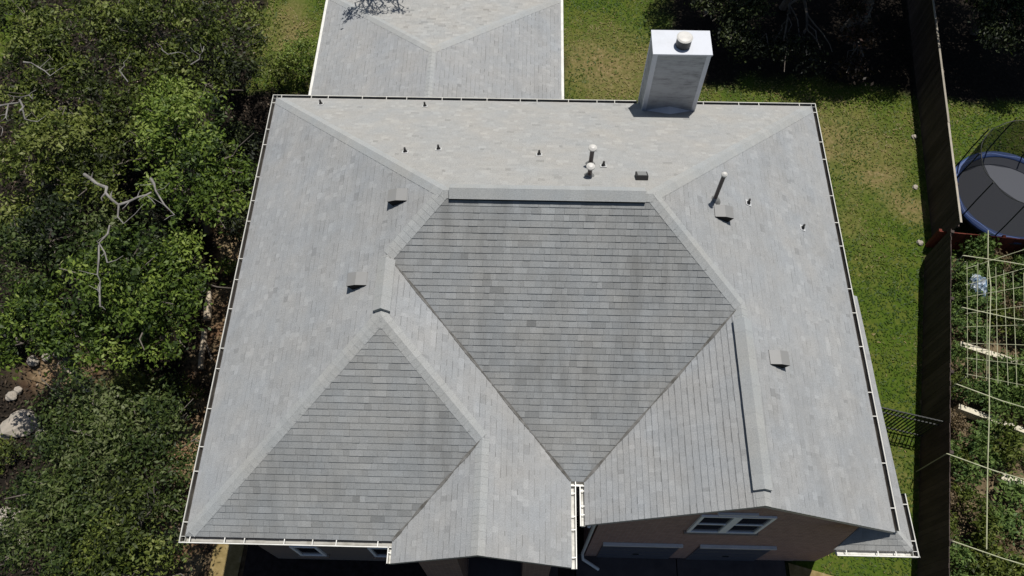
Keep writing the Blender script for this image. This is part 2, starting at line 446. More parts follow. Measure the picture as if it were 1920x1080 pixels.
def strip_sheet(name, poly, z, m):
    b = MB(); b.face([(x, y, z) for x, y in poly]); o = b.build(name, m); kind(o, 'structure'); return o
M_DRIVE = mat('driveway_surface', rough=0.9, spec=0.15)
L(M_DRIVE, ramp(M_DRIVE, noise(M_DRIVE, 2.5, 5, 0.6), [(0.3, (0.055,0.048,0.050)), (0.7, (0.085,0.074,0.074))]), bsdf(M_DRIVE).inputs['Base Color'])
M_DARKBED = mat('porch_bed', rough=0.95, spec=0.05)
L(M_DARKBED, ramp(M_DARKBED, noise(M_DARKBED, 7, 5, 0.6), [(0.3, (0.015,0.012,0.012)), (0.7, (0.035,0.028,0.028))]), bsdf(M_DARKBED).inputs['Base Color'])
M_PATH = mat('sand_path', rough=0.95, spec=0.1)
L(M_PATH, ramp(M_PATH, noise(M_PATH, 5, 6, 0.65), [(0.3, (0.17,0.125,0.05)), (0.55, (0.25,0.19,0.085)), (0.75, (0.34,0.28,0.17))]), bsdf(M_PATH).inputs['Base Color'])
dr = MB()
for x0, x1 in ((8.7, 11.43), (11.46, 14.4)):
    for y0, y1 in ((-3.2, 0.7), (-7.2, -3.23)):
        dr.box(x0, x1, y0, y1, -0.1, 0.03)
kind(dr.build('driveway', M_DRIVE), 'structure')
strip_sheet('path', [(-1.32,-7),(-0.6,-7),(-0.55,-1),(-0.45,1.2),(-0.55,3),(-1.15,3.2),(-1.3,1)], 0.034, M_PATH)
strip_sheet('planting_bed', [(-0.45,-7),(8.65,-7),(8.65,1.8),(-0.35,1.8)], 0.028, M_DARKBED)
strip_sheet('side_path', [(14.5,-7),(16.3,-7),(16.25,-0.5),(16.0,0.2),(14.5,0.6)], 0.030, M_PATH)

# ------------------------------------------------------------------ the house
ZE = 5.34
house = thing('house', 'two storey brick house with grey weathered shingle roof of many hips and gables', 'house', (0, 0, 0))

def cliphalf(poly, a, b, c):
    """keep a*u+b*v<=c"""
    out = []
    for i in range(len(poly)):
        p, q = poly[i], poly[(i+1) % len(poly)]
        dp, dq = a*p[0]+b*p[1]-c, a*q[0]+b*q[1]-c
        if dp <= 0: out.append(p)
        if (dp < 0 < dq) or (dq < 0 < dp):
            t = dp/(dp-dq); out.append((p[0]+(q[0]-p[0])*t, p[1]+(q[1]-p[1])*t))
    return out

class Plane:
    """roof plane z = z0 + p*dist from an eave line"""
    def __init__(s, side, eave, p, poly, z0=ZE):
        # side: direction up-slope in plan
        s.d = {'+x': (1,0), '-x': (-1,0), '+y': (0,1), '-y': (0,-1)}[side]
        s.e = eave; s.p = p; s.z0 = z0; s.poly = poly
        s.u = (-s.d[1], s.d[0])
        s.k = math.sqrt(1+p*p)
        s.n = Vector((-p*s.d[0], -p*s.d[1], 1)).normalized()
    def z(s, x, y):
        q = x*s.d[0] + y*s.d[1]
        e0 = s.e*(s.d[0]+s.d[1])
        return s.z0 + s.p*(q-e0)
    def to_uv(s, x, y):
        q = x*s.d[0]+y*s.d[1]-s.e*(s.d[0]+s.d[1])
        return (x*s.u[0]+y*s.u[1], q*s.k)
    def pt(s, u, v, h=0.0):
        q = v/s.k + s.e*(s.d[0]+s.d[1])
        x, y = u*s.u[0]+q*s.d[0], u*s.u[1]+q*s.d[1]
        return Vector((x, y, s.z0+s.p*v/s.k)) + s.n*h
    def on(s, x, y, h=0.0):
        return Vector((x, y, s.z(x, y))) + s.n*h

EXPO = 0.143
def shingle_plane(mb, pl, slot, hb=0.016, jag=0.0):
    poly = [pl.to_uv(x, y) for x, y in pl.poly]
    vs = [q[1] for q in poly]
    v = math.floor(min(vs)/EXPO)*EXPO - 0.02
    while v < max(vs):
        v1 = v + EXPO
        row = cliphalf(cliphalf(poly, 0, -1, -v), 0, 1, v1)
        if len(row) >= 3:
            u0, u1 = min(q[0] for q in row), max(q[0] for q in row)
            u = u0 - random.uniform(0, 0.3)
            while u < u1:
                wd = random.choice((0.08, 0.10, 0.12, 0.15, 0.18, 0.22) if slot != 1 else (0.12, 0.15, 0.2, 0.24, 0.30))
                pc = cliphalf(cliphalf(row, -1, 0, -u), 1, 0, u+wd-(0.003 if slot == 1 else 0.0))
                if len(pc) >= 3:
                    hh = hb + (random.choice((0, 0, 0, 0.004, 0.006)) if slot == 1 else random.choice((0, 0, 0.001, 0.002)))
                    r = random.random()
                    t = min(1, max(0, random.gauss(0.5, 0.14 if slot == 1 else 0.085))) if r < 0.91 else (random.uniform(0.74, 0.92) if r < 0.985 else random.uniform(0.15, 0.3))
                    H = lambda q: hh*(1-(q[1]-v)/EXPO*0.95)
                    top = [pl.pt(q[0], q[1], H(q)) for q in pc]
                    mb.face(top, slot, t)
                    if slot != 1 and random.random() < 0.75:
                        # printed-style dark band, drawing in the shadow line below the course above
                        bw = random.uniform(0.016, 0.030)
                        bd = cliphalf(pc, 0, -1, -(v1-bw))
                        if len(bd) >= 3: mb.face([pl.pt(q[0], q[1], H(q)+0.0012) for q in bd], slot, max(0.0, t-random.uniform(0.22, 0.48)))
                    n = len(pc)
                    for i in range(n):
                        a, b = pc[i], pc[(i+1) % n]
                        if abs(a[1]-v1) < 1e-6 and abs(b[1]-v1) < 1e-6: continue
                        mb.face([top[i], pl.pt(a[0], a[1], -0.006), pl.pt(b[0], b[1], -0.006), top[(i+1) % n]], slot, t*0.8)
                u += wd
        v = v1
def deck(mb, pl, th=0.13, slot=0):
    top = [pl.on(x, y, -0.004) for x, y in pl.poly]
    bot = [p - Vector((0, 0, th)) for p in top]
    mb.face(top, slot); mb.face(bot[::-1], slot)
    n = len(top)
    for i in range(n):
        mb.face([top[i], bot[i], bot[(i+1) % n], top[(i+1) % n]], slot)

W_, D_ = 15.13, 12.09
BL,BR,FL,R1,R2 = (0,D_),(W_,D_),(0,0),(5.36,6.64),(9.82,6.64)
V1,LW,G0,VB,GP = (4.17,5.47),(4.17,4.03),(6.31,1.90),(4.43,0),(6.31,-0.46)
GL,GR,RV,RP,RL,RR,AL,AR = (4.43,-0.46),(8.23,-0.46),(11.78,4.69),(11.78,0.42),(8.53,0.42),(W_,0.42),(8.23,1.36),(8.53,1.36)
PL = {
 'left':  Plane('+x', 0.0, 0.640, [BL, FL, LW, V1, R1]),
 'rear':  Plane('-y', D_, 0.630, [BR, BL, R1, R2]),
 'right': Plane('-x', W_, 0.646, [RR, BR, R2, RV, RP]),
 'front': Plane('+y', 1.36, 0.649, [AL, AR, RV, R2, R1, V1]),
 'hip':   Plane('+y', 0.0, 0.662, [FL, VB, G0, LW]),
 'wing':  Plane('-x', 8.23, 0.657, [GR, AL, V1, LW, G0, GP]),
 'porch': Plane('+x', 4.43, 0.671, [VB, GL, GP, G0]),
 'gable': Plane('+x', 8.53, 0.665, [AR, RL, RP, RV]),
}
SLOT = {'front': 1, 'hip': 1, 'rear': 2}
rf = MB(); dk = MB()
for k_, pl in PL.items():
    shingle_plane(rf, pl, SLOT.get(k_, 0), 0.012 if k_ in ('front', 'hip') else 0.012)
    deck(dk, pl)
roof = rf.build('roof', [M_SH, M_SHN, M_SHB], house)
roof['label'] = 'grey weathered shingle roof with stained darker front slopes'
dk.build('roof_deck', M_FASCIA, house)

def cap_run(mb, A, B, pa, pb, wid=0.15, start=0.0, end=0.0, h=0.011, slot=0):
    """overlapping cap shingles bent over a hip or ridge from low point A to high point B"""
    za = (pa.z(*A)+pb.z(*A))/2; zb = (pa.z(*B)+pb.z(*B))/2
    a, b = Vector((*A, za)), Vector((*B, zb))
    d = (b-a); Ln = d.length; d.normalize()
    sA = d.cross(pa.n).normalized(); sA = -sA if sA.z > 0 else sA
    sB = d.cross(pb.n).normalized(); sB = -sB if sB.z > 0 else sB
    t = start
    while t < Ln-end:
        t1 = min(t+0.155, Ln-end)
        lo, hi = h+0.005, h
        tt = min(1, max(0, random.gauss(0.55, 0.07)))
        p0, p1 = a+d*t, a+d*t1
        cL = p0+Vector((0,0,lo+0.012)); cH = p1+Vector((0,0,hi+0.012))
        aL = p0+sA*wid+pa.n*lo; aH = p1+sA*wid+pa.n*hi
        bL = p0+sB*wid+pb.n*lo; bH = p1+sB*wid+pb.n*hi
        mb.face([aL, cL, cH, aH], slot, tt); mb.face([cL, bL, bH, cH], slot, tt)
        dn = pa.n*0.03; dnb = pb.n*0.03
        mb.face([aL, aL-dn, cL-Vector((0,0,0.03)), cL], slot, tt); mb.face([cL, cL-Vector((0,0,0.03)), bL-dnb, bL], slot, tt)
        mb.face([aL, aH, aH-dn, aL-dn], slot, tt); mb.face([bL, bL-dnb, bH-dnb, bH], slot, tt)
        t = t1
for A, B, x, y, s0, e0 in ((BL,R1,'left','rear',0.15,0),(BR,R2,'right','rear',0.15,0),(V1,R1,'left','front',0,0),(RV,R2,'right','front',0,0),
                   (FL,LW,'left','hip',0.12,0),(G0,LW,'wing','hip',0,0),(GP,G0,'porch','wing',0.0,0),(LW,V1,'left','wing',0,0),(RP,RV,'gable','right',0,0),(R1,R2,'front','rear',0,0)):
    mb = MB(); cap_run(mb, A, B, PL[x], PL[y], 0.16, s0, e0)
    mb.build('ridge_cap', M_CAP, house)

M_VAL = mat('valley_dark', (0.13, 0.125, 0.12), 0.95, 0.1)  # darker strip laid along each roof valley
L(M_VAL, ramp(M_VAL, noise(M_VAL, 5, 4), [(0.35, (0.10,0.095,0.085)), (0.65, (0.20,0.195,0.185))]), bsdf(M_VAL).inputs['Base Color'])
for A, B, x, y in ((AL,V1,'wing','front'),(AR,RV,'gable','front'),(VB,G0,'porch','hip')):
    a, b_ = PL[x].on(*A), PL[x].on(*B); d = (b_-a).normalized(); Z = Vector((0,0,1)); mb = MB()
    n = 14
    for i in range(n):
        p, q = a.lerp(b_, i/n*0.97), a.lerp(b_, (i+1)/n*0.97)
        for pn in (PL[x].n, PL[y].n):
            s = d.cross(pn); s = s if s.z > 0 else -s
            h_ = Z*0.027; w0 = 0.022+0.016*math.sin(i*1.7); w1 = 0.022+0.016*math.sin((i+1)*1.7)
            mb.face([p+h_, q+h_, q+s*w1+h_, p+s*w0+h_])
    mb.build('valley', M_VAL, house)
def ridge_vent(A, B, pa, pb, wid, h):
    """raised shingle-over vent straddling a ridge, dark slot and drawn-in shadow strip along its low sides"""
    a, b = Vector((*A, (pa.z(*A)+pb.z(*A))/2)), Vector((*B, (pa.z(*B)+pb.z(*B))/2))
    z = Vector((0,0,1)); d = (b-a).normalized()
    mb = MB()
    sA = d.cross(pa.n).normalized(); sA = sA if sA.z < 0 else -sA
    sB = d.cross(pb.n).normalized(); sB = sB if sB.z < 0 else -sB
    n = max(2, int((b-a).length/0.3))
    for i in range(n):
        p, q = a+(b-a)*(i/n), a+(b-a)*((i+1)/n)
        tt = min(1, max(0, random.gauss(0.5, 0.06)))
        for s, pn in ((sA, pa.n), (sB, pb.n)):
            lo = 0.003*(i % 2)
            c0, c1 = p+z*(h+0.035+lo), q+z*(h+0.035+lo)
            e0, e1 = p+s*wid+pn*(h+lo), q+s*wid+pn*(h+lo)
            mb.face([c0, e0, e1, c1] if s is sA else [c0, c1, e1, e0], 0, tt)
            mb.face([e0, e1, e1-pn*0.022, e0-pn*0.022], 0, tt*0.8)
            k0, k1 = p+s*(wid-0.01)+pn*0.022, q+s*(wid-0.01)+pn*0.022
            mb.face([k0, k1, k1+s*0.034-pn*0.002, k0+s*0.034-pn*0.002], 1, 0.5)  # black strip for the lip's shadow and the mesh below it
            g0, g1 = p+s*(wid-0.012)+pn*(h-0.02), q+s*(wid-0.012)+pn*(h-0.02)
            mb.face([g0, g1, g1-pn*(h+0.0), g0-pn*(h+0.0)], 1, 0.5)
    for p, s1 in ((a, -1), (b, 1)):
        c = p+z*(h+0.035); e = p+sA*wid+pa.n*h; f = p+sB*wid+pb.n*h
        mb.face([c, e, e-pa.n*(h+0.02), p, f-pb.n*(h+0.02), f], 0, 0.5)
    return mb.build('ridge_vent', [M_CAP, M_BLACK], house)
ridge_vent((5.49,6.64), (9.66,6.64), PL['front'], PL['rear'], 0.17, 0.085)
ridge_vent((4.17,4.14), (4.17,5.36), PL['left'], PL['wing'], 0.16, 0.085)
ridge_vent((11.78,0.72), (11.78,4.35), PL['gable'], PL['right'], 0.17, 0.085)

# ---- gutters with straps
def gutter(A, B, z, out, nst, wid=0.125, parent=house, depth=0.10, dark_inside=True, caps=(True, True)):
    """K gutter from A to B (plan), outward unit vector out"""
    a, b = Vector((*A, z)), Vector((*B, z)); o = Vector((*out, 0)); Z = Vector((0,0,1))
    d = (b-a).normalized()
    mb = MB()
    prof_o = [(0.0,0.0),(0.0,-depth),(wid*0.62,-depth),(wid*0.80,-depth*0.55),(wid,-depth*0.4),(wid,0.012),(wid-0.02,0.012)]
    prof_i = [(wid-0.02,-depth*0.35),(wid*0.60,-depth+0.008),(0.008,-depth+0.008),(0.008,0.0)]
    pr = prof_o+prof_i
    P = lambda q, e: e + o*q[0] + Z*q[1]
    n = len(pr)
    for i in range(n):
        q, r = pr[i], pr[(i+1) % n]
        mb.face([P(q,a), P(r,a), P(r,b), P(q,b)], (1 if i <= 8 else 2) if 7 <= i <= 9 else 0)
    for e, c in ((a, caps[0]), (b, caps[1])):
        if c: mb.face([P(q, e) for q in prof_o], 0)
    g = mb.build('gutter', [M_DULL if dark_inside is True else M_WHITE, (M_HALF if dark_inside == 'half' else M_GUTSHADE) if dark_inside else M_GUTIN, M_GUTSHADE if dark_inside else M_FASCIA], parent)
    Ln = (b-a).length
    for k in range(nst):
        t = (k+0.35+0.2*math.sin(k*2.3))/nst*Ln
        p = a+d*t
        sb = MB(); sb.obox(p+o*(wid*0.5)+Z*0.010, d, o, Z, 0.010, wid*0.49, 0.005)
        sb.build('gutter_strap', M_DULL if dark_inside is True else M_WHITE, g)
    return g
zg = ZE - 0.015
gutter((0.0,12.2), (0.0,-0.125), zg, (-1,0), 15)
gutter((-0.125,D_), (10.22,D_), zg, (0,1), 14)
gutter((11.79,D_), (W_+0.125,D_), zg, (0,1), 4)
gutter((W_,12.2), (W_,0.46), zg, (1,0), 13)
gutter((-0.125,0.0), (4.42,0.0), zg, (0,-1), 7, 0.14, dark_inside='half')
gutter((4.43,-0.125), (4.43,-0.46), zg, (-1,0), 1, 0.09, dark_inside=False)
gutter((8.23,1.25), (8.23,-0.48), zg, (1,0), 4, 0.115, dark_inside=False)
gutter((8.53,1.25), (8.53,0.40), zg, (-1,0), 3, 0.105, dark_inside=False)
gutter((8.235,1.36), (8.525,1.36), zg+0.004, (0,-1), 1, 0.11, dark_inside=False)

# ---- walls
def prism(mb, poly, z0, z1, m=0):
    n = len(poly)
    mb.face([(x,y,z0) for x,y in poly][::-1], m); mb.face([(x,y,z1) for x,y in poly], m)
    for i in range(n):
        p, q = poly[i], poly[(i+1) % n]
        mb.face([(p[0],p[1],z0),(q[0],q[1],z0),(q[0],q[1],z1),(p[0],p[1],z1)], m)
b = MB(); prism(b, [(0.53,0.40),(4.86,0.40),(4.86,1.75),(8.92,1.75),(8.92,11.6),(0.53,11.6)], -0.2, 5.18)
wl = b.build('wall', M_SIDING, house); wl['label'] = 'tan left wall in the shade under the eave'
b = MB(); prism(b, [(8.93,0.66),(14.64,0.66),(14.64,11.6),(8.93,11.6)], -0.2, 5.17)
b.face([(8.93,0.66,5.17),(14.64,0.66,5.17),(14.64,0.66,5.55),(11.78,0.66,7.34),(8.93,0.66,5.55)])
b.face([(8.93,0.86,5.17),(8.93,0.86,5.55),(11.78,0.86,7.34),(14.64,0.86,5.55),(14.64,0.86,5.17)])
gw = b.build('wall', M_BRICK, house); gw['label'] = 'red brown brick gable wall with a window above the garage doors'
b = MB(); prism(b, [(14.65,0.67),(15.26,0.67),(15.26,6.1),(14.65,6.1)], -0.2, 4.85)
b.build('wall', M_BRICK, house)
# porch: gable wall over two brick columns
b = MB()
b.face([(4.80,-0.15,4.5),(7.88,-0.15,4.5),(7.88,-0.15,5.5),(6.31,-0.15,6.45),(4.80,-0.15,5.5)])
b.box(4.80,7.88,-0.149,0.05,4.5,5.3)
b.build('porch_gable_wall', M_BRICKB, house)
for x0, x1 in ((4.80,5.73),(7.22,7.88)):
    b = MB(); b.box(x0, x1, -0.148, 0.45, 0, 4.498); b.box(x0-0.03, x1+0.03, -0.178, 0.48, 0, 0.25)
    b.build('brick_column', M_BRICKB, house)
dr_ = MB(); dr_.box(5.9,7.0,1.69,1.745,0.05,2.2); dr_.build('front_door', M_PIPE, house)
b = MB(); b.box(4.7,8.2,-0.6,1.7,0.0,0.09); b.build('porch_floor', M_DRIVE, house)

def window(x0, x1, z0, z1, y, cols, rows, parent=house, fr=0.07, mull=0.09, tilt=0):
    b = MB()
    yo = y-0.045
    b.box(x0, x1, yo, y, z0, z0+fr); b.box(x0, x1, yo, y, z1-fr, z1)
    b.box(x0, x0+fr, yo, y, z0+fr, z1-fr); b.box(x1-fr, x1, yo, y, z0+fr, z1-fr)
    for c in range(1, cols):
        xc = x0+(x1-x0)*c/cols; b.box(xc-mull, xc+mull, yo, y, z0+fr, z1-fr)
    for r in range(1, rows):
        zc = z0+(z1-z0)*r/rows
        xs = [x0+fr]+[x0+(x1-x0)*c/cols+s*mull for c in range(1, cols) for s in (-1,1)]+[x1-fr]
        for i in range(0, len(xs), 2): b.box(xs[i], xs[i+1], yo+0.012, y-0.005, zc-0.03, zc+0.03)
    w_ = b.build('window', M_WINF, parent)
    b = MB(); b.face([(x0+fr*0.5,y-0.014,z0+fr*0.5),(x1-fr*0.5,y-0.014,z0+fr*0.5),(x1-fr*0.5,y-0.014,z1-fr*0.5),(x0+fr*0.5,y-0.014,z1-fr*0.5)])
    b.build('pane', M_GLASS, w_)
    b = MB(); b.box(x0-0.06, x1+0.06, y-0.075, y, z0-0.09, z0-0.002); b.build('sill', M_BRICKB, w_)
    return w_
window(11.0, 12.6, 3.83, 5.55, 0.655, 2, 2).__setitem__('label', 'four pane white framed window high in the brick gable')
window(1.36, 2.05, 0.90, 2.15, 0.395, 1, 1)
window(3.34, 4.10, 0.95, 2.25, 0.395, 1, 1)
window(8.0, 8.6, 1.0, 2.2, 1.745, 1, 1)
# garage doors
for x0, x1 in ((9.26,11.22),(11.70,13.56)):
    b = MB()
    b.box(x0, x1, 0.63, 0.655, 0.0, 2.02)
    for zz in (0.5, 1.0, 1.5): b.box(x0+0.02, x1-0.02, 0.622, 0.63, zz-0.012, zz+0.012)
    g = b.build('garage_door', M_DOOR, house)
    b = MB(); b.box(x0-0.02, x1+0.02, 0.575, 0.655, 2.03, 2.13); b.build('lintel', M_TRIM, g)
    b = MB(); b.box((x0+x1)/2-0.08, (x0+x1)/2+0.08, 0.60, 0.628, 0.7, 0.74); b.build('handle', M_IRON, g)
b = MB(); b.tube([(8.62,0.42,5.24),(8.66,0.50,5.0),(8.80,0.60,4.7),(8.82,0.60,0.75),(8.86,0.52,0.35),(9.30,0.30,0.12)], 0.042, 8)
b.build('downspout', M_TRIM, house)
# gable end trim on the right wing: small bright vent strip under the peak
b = MB(); b.box(11.3, 12.15, 0.60, 0.655, 5.72, 5.80); b.build('window_hood', M_TRIM, house)

# ---- lower side roof that wraps the right front corner
ZL = 4.95
pf = Plane('+y', 0.11, 0.60, [(13.93,0.11),(15.62,0.11),(15.07,0.66),(14.60,0.66)], ZL)
ps = Plane('-x', 15.62, 0.50, [(15.62,0.11),(15.47,6.25),(14.66,6.25),(14.66,0.66),(15.07,0.66)], ZL)
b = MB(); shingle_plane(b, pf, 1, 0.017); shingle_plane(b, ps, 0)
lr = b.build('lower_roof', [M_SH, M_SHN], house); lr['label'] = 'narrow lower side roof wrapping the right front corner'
b = MB(); deck(b, pf, 0.10); deck(b, ps, 0.10); b.build('lower_roof_deck', M_FASCIA, house)
b = MB(); cap_run(b, (15.62,0.11), (15.07,0.66), pf, ps, 0.10, 0.06); b.build('ridge_cap', M_CAP, house)
gutter((13.98,0.11), (15.75,0.11), ZL-0.01, (0,-1), 3, 0.13, dark_inside=False)
gutter((15.60,1.35), (15.62,-0.02), ZL-0.01, (1,0), 2, 0.12)

# ---- rear wing (lower roof at the top of the picture)
ZA, PA = 2.67, 0.40
RXl, RXr = 0.03, 8.24
mid = (RXl+RXr)/2
ydk = 19.15
al = Plane('+x', RXl, PA, [(RXl,ydk),(RXl,11.62),(mid,11.62),(mid,ydk-(mid-RXl))], ZA)
ar = Plane('-x', RXr, PA, [(RXr,11.62),(RXr,ydk),(mid,ydk-(mid-RXl)),(mid,11.62)], ZA)
ab = Plane('-y', ydk, PA, [(RXr,ydk),(RXl,ydk),(mid,ydk-(mid-RXl))], ZA)
b = MB()
for p_, s_ in ((al,0),(ar,0),(ab,1)): shingle_plane(b, p_, s_, 0.013)
rr = b.build('rear_roof', [M_SH, M_SHB], house); rr['label'] = 'lower grey shingle roof of the rear wing'
b = MB()
for p_ in (al, ar, ab): deck(b, p_, 0.12)
b.build('rear_roof_deck', M_FASCIA, house)
for A, B, x, y in (((RXl,ydk),(mid,ydk-(mid-RXl)),al,ab),((RXr,ydk),(mid,ydk-(mid-RXl)),ar,ab),((mid,11.7),(mid,ydk-(mid-RXl)),al,ar)):
    mb = MB(); cap_run(mb, A, B, x, y, 0.15 if A[0] != mid else 0.11, 0.1); mb.build('ridge_cap', M_CAP, house)
b = MB(); prism(b, [(0.5,11.62),(7.8,11.62),(7.8,18.7),(0.5,18.7)], -0.2, 2.6); b.build('wall', M_SIDING, house)
for xx, s in ((RXl,-1),(RXr,1)):
    b = MB(); x0, x1 = sorted((xx, xx+s*0.085)); b.box(x0, x1, 12.15, ydk, ZA-0.10, ZA+0.012)
    b.build('eave_trim', M_WHITE, house)

# ---- chimney
b = MB(); x0, x1, y0, y1 = 10.29, 11.72, 11.57, 12.33
b.box(x0, x1, y0, y1, 0, 7.80)
ch = b.build('chimney', M_CHIM, house)
ch['label'] = 'tall grey sided chimney with a stained front face'
b = MB()
for xa, xb in ((x0-0.012, x0+0.10),(x1-0.10, x1+0.012)):
    b.box(xa, xb, y0-0.012, y0+0.09, 5.4, 7.799); b.box(xa, xb, y1-0.09, y1+0.012, 0.0, 7.799)
b.build('corner_board', M_CHIMTOP, ch)
b = MB()
for k in range(17):
    z = 5.72+k*0.125
    b.face([(x0+0.101,y0-0.010,z),(x1-0.101,y0-0.010,z),(x1-0.101,y0-0.003,z+0.124),(x0+0.101,y0-0.003,z+0.124)])
    b.face([(x0+0.101,y0-0.010,z),(x0+0.101,y0-0.001,z),(x1-0.101,y0-0.001,z),(x1-0.101,y0-0.010,z)])
b.build('lap_siding', M_CHIM, ch)
b = MB(); b.box(x0-0.035, x1+0.035, y0-0.035, y1+0.035, 7.80, 7.845); b.build('chimney_cap', M_CHIMTOP, ch)
b = MB(); b.lathe((11.03,11.86,7.845), [(0.19,0),(0.19,0.24)], 24); fl = b.build('flue', M_FLUE, ch, smooth=False)
b = MB(); b.lathe((11.03,11.86,8.085), [(0.17,-0.01),(0.20,0.0),(0.205,0.02),(0.17,0.045),(0.08,0.06),(0.0,0.065)], 24); b.build('flue_cap', M_CAPW, ch, smooth=True)
# saddle behind the chimney
b = MB(); rp = PL['rear']
pk = Vector(((x0+x1)/2, y0-0.002, rp.z(0, y0)+0.20)); lo = rp.on((x0+x1)/2, y0-0.28, 0.012)
b.face([rp.on(x0+0.05, y0-0.002, 0.014), lo, pk]); b.face([lo, rp.on(x1-0.05, y0-0.002, 0.014), pk])
b.build('chimney_saddle', M_CHIMTOP, ch)

# ---- vents on the roof
def jack(x, y, pl, h=0.16):
    p = pl.on(x, y, 0.016)
    b = MB(); b.lathe(p-Vector((0,0,0.01)), [(0.055,-0.02),(0.05,0.03),(0.028,0.08),(0.026,h)], 12); b.face([p+Vector((0.026*math.cos(a),0.026*math.sin(a),h-0.005)) for a in (0,1,2,3,4,5)])
    o = b.build('vent_pipe', M_BOOT, house)
    dn = Vector((-pl.d[0], -pl.d[1], -pl.p)).normalized(); sd = dn.cross(pl.n)
    b = MB(); b.obox(p + pl.n*0.002, dn, sd, pl.n, 0.09, 0.075, 0.004); b.build('flashing', M_FLASH, o)
for x, y in ((1.39,11.63),(4.29,11.59),(4.24,8.54),(5.01,8.73),(7.42,8.52),(8.89,7.97)): jack(x, y, PL['rear'])
for x, y in ((12.36,7.57),(13.96,7.56)): jack(x, y, PL['right'])
def stack(x, y, pl, h, r=0.05, rc=0.095, flat=False):
    p = pl.on(x, y, 0.0)
    b = MB(); b.lathe(p, [(r,-0.08),(r,h)], 14)
    o = b.build('flue_pipe', M_PIPE, house)
    b = MB()
    b.lathe(p+Vector((0,0,h)), [(rc*0.6,-0.03),(rc,0.0),(rc,0.035),(rc*0.55,0.07),(0,0.085)], 16); b.build('flue_cap', M_CAPW, o)
    b = MB(); b.lathe(p, [(0.15,-0.06),(0.09,0.05),(r+0.004,0.10)], 14); b.build('flashing', M_HOOD, o)
stack(8.60, 8.05, PL['rear'], 0.60)
stack(8.53, 7.45, PL['rear'], 0.34)
stack(11.41, 7.23, PL['right'], 0.95, 0.045, 0.065)
def hood(x, y, pl):
    dn = Vector((-pl.d[0], -pl.d[1], -pl.p)).normalized(); sd = dn.cross(pl.n)
    p = pl.on(x, y, 0.01); n = pl.n
    b = MB(); Lh, Wh, H = 0.20, 0.16, 0.20
    A = [p-dn*Lh-sd*Wh, p-dn*Lh+sd*Wh]; B0 = [p+dn*Lh-sd*Wh, p+dn*Lh+sd*Wh]; B1 = [q+n*H for q in B0]; A1 = [q+n*0.02 for q in A]
    m1 = [q + n*0.15 - dn*0.0 for q in (p-sd*Wh, p+sd*Wh)]
    b.face([A1[0], m1[0], m1[1], A1[1]]); b.face([m1[0], B1[0], B1[1], m1[1]])
    for i in (0, 1): b.face([A[i], B0[i], B1[i], m1[i], A1[i]], 1)  # side triangles coloured black to draw in their shade
    b.face([B0[0], B0[1], B1[1], B1[0]], 1)
    fl_ = MB()
    o = b.build('roof_vent', [M_HOOD, M_BLACK], house)
hood(4.35, 6.88, PL['left']); hood(3.58, 5.02, PL['left']); hood(11.52, 6.90, PL['right']); hood(12.52, 3.64, PL['right'])
p_ = PL['rear']; q = p_.on(9.68, 7.37, 0.02)
dn = Vector((0,1,-p_.p)).normalized(); sd = Vector((1,0,0))
b = MB()
b.obox(q+p_.n*0.05, dn, sd, p_.n, 0.13, 0.13, 0.05, 1)
o = b.build('roof_box_vent', [M_HOOD, M_BOOT], house)
b = MB(); b.obox(q+p_.n*0.104, dn, sd, p_.n, 0.10, 0.10, 0.006); b.build('vent_cover', M_HOOD, o)

# ------------------------------------------------------------------ wooden fences
def fence(A, B, h, label, name='wooden_fence', m=None, post=2.4, bw=0.14, cap=True, vis=(-1, 1)):
    m = m or M_FENCE
    a, b_ = Vector((*A, 0)), Vector((*B, 0)); d = (b_-a); Ln = d.length; d.normalize(); s = Vector((-d.y, d.x, 0))
    root = thing(name, label, 'fence', a)
    Z = Vector((0,0,1))
    b = MB(); n = int(Ln/bw)
    for i in range(n):
        hh = h + random.uniform(-0.012, 0.012)
        c = d*(i+0.5)*bw + s*random.uniform(-0.004, 0.004) + Z*(hh/2+0.02)
        b.obox(c, d, s, Z, bw/2-0.003, 0.011, hh/2, 0, random.random())
    b.build('fence_boards', m, root)
    b = MB()
    for zz in (0.3, 0.9, h-0.2): b.obox(d*Ln/2 + s*0.035 + Z*zz, d, s, Z, Ln/2, 0.02, 0.045, 0, 0.5)
    b.build('fence_rail', m, root)
    if cap:
        b = MB(); t = 0.0
        while t < Ln:
            t1 = min(t+post, Ln)
            b.obox(d*(t+t1)/2 + Z*(h+0.045+random.uniform(-0.01,0.01)) + s*random.uniform(0.0,0.012), d, s, Z, (t1-t)/2-0.004, 0.032, 0.014, 0, random.random())
            t = t1
        b.build('fence_cap', M_FTOP, root)
    t = 0.05
    while t < Ln:
        b = MB(); b.obox(d*t + s*0.07 + Z*h*0.49, d, s, Z, 0.045, 0.045, h*0.5, 0, random.random()); b.build('fence_post', m, root)
        t += post
    return root
fence((22.45,24.06), (20.67,10.58), 1.78, 'dark weathered board fence with a pale top rail running past the blue trampoline')
fence((20.33,10.36), (17.15,-3.12), 1.78, 'dark weathered board fence between the side lawn and the vegetable garden', cap=False)
fence((20.45,10.78), (26.5,10.20), 0.98, 'low red stained board fence between the trampoline and the vegetable garden', 'garden_fence', M_RED, 2.0, cap=False)

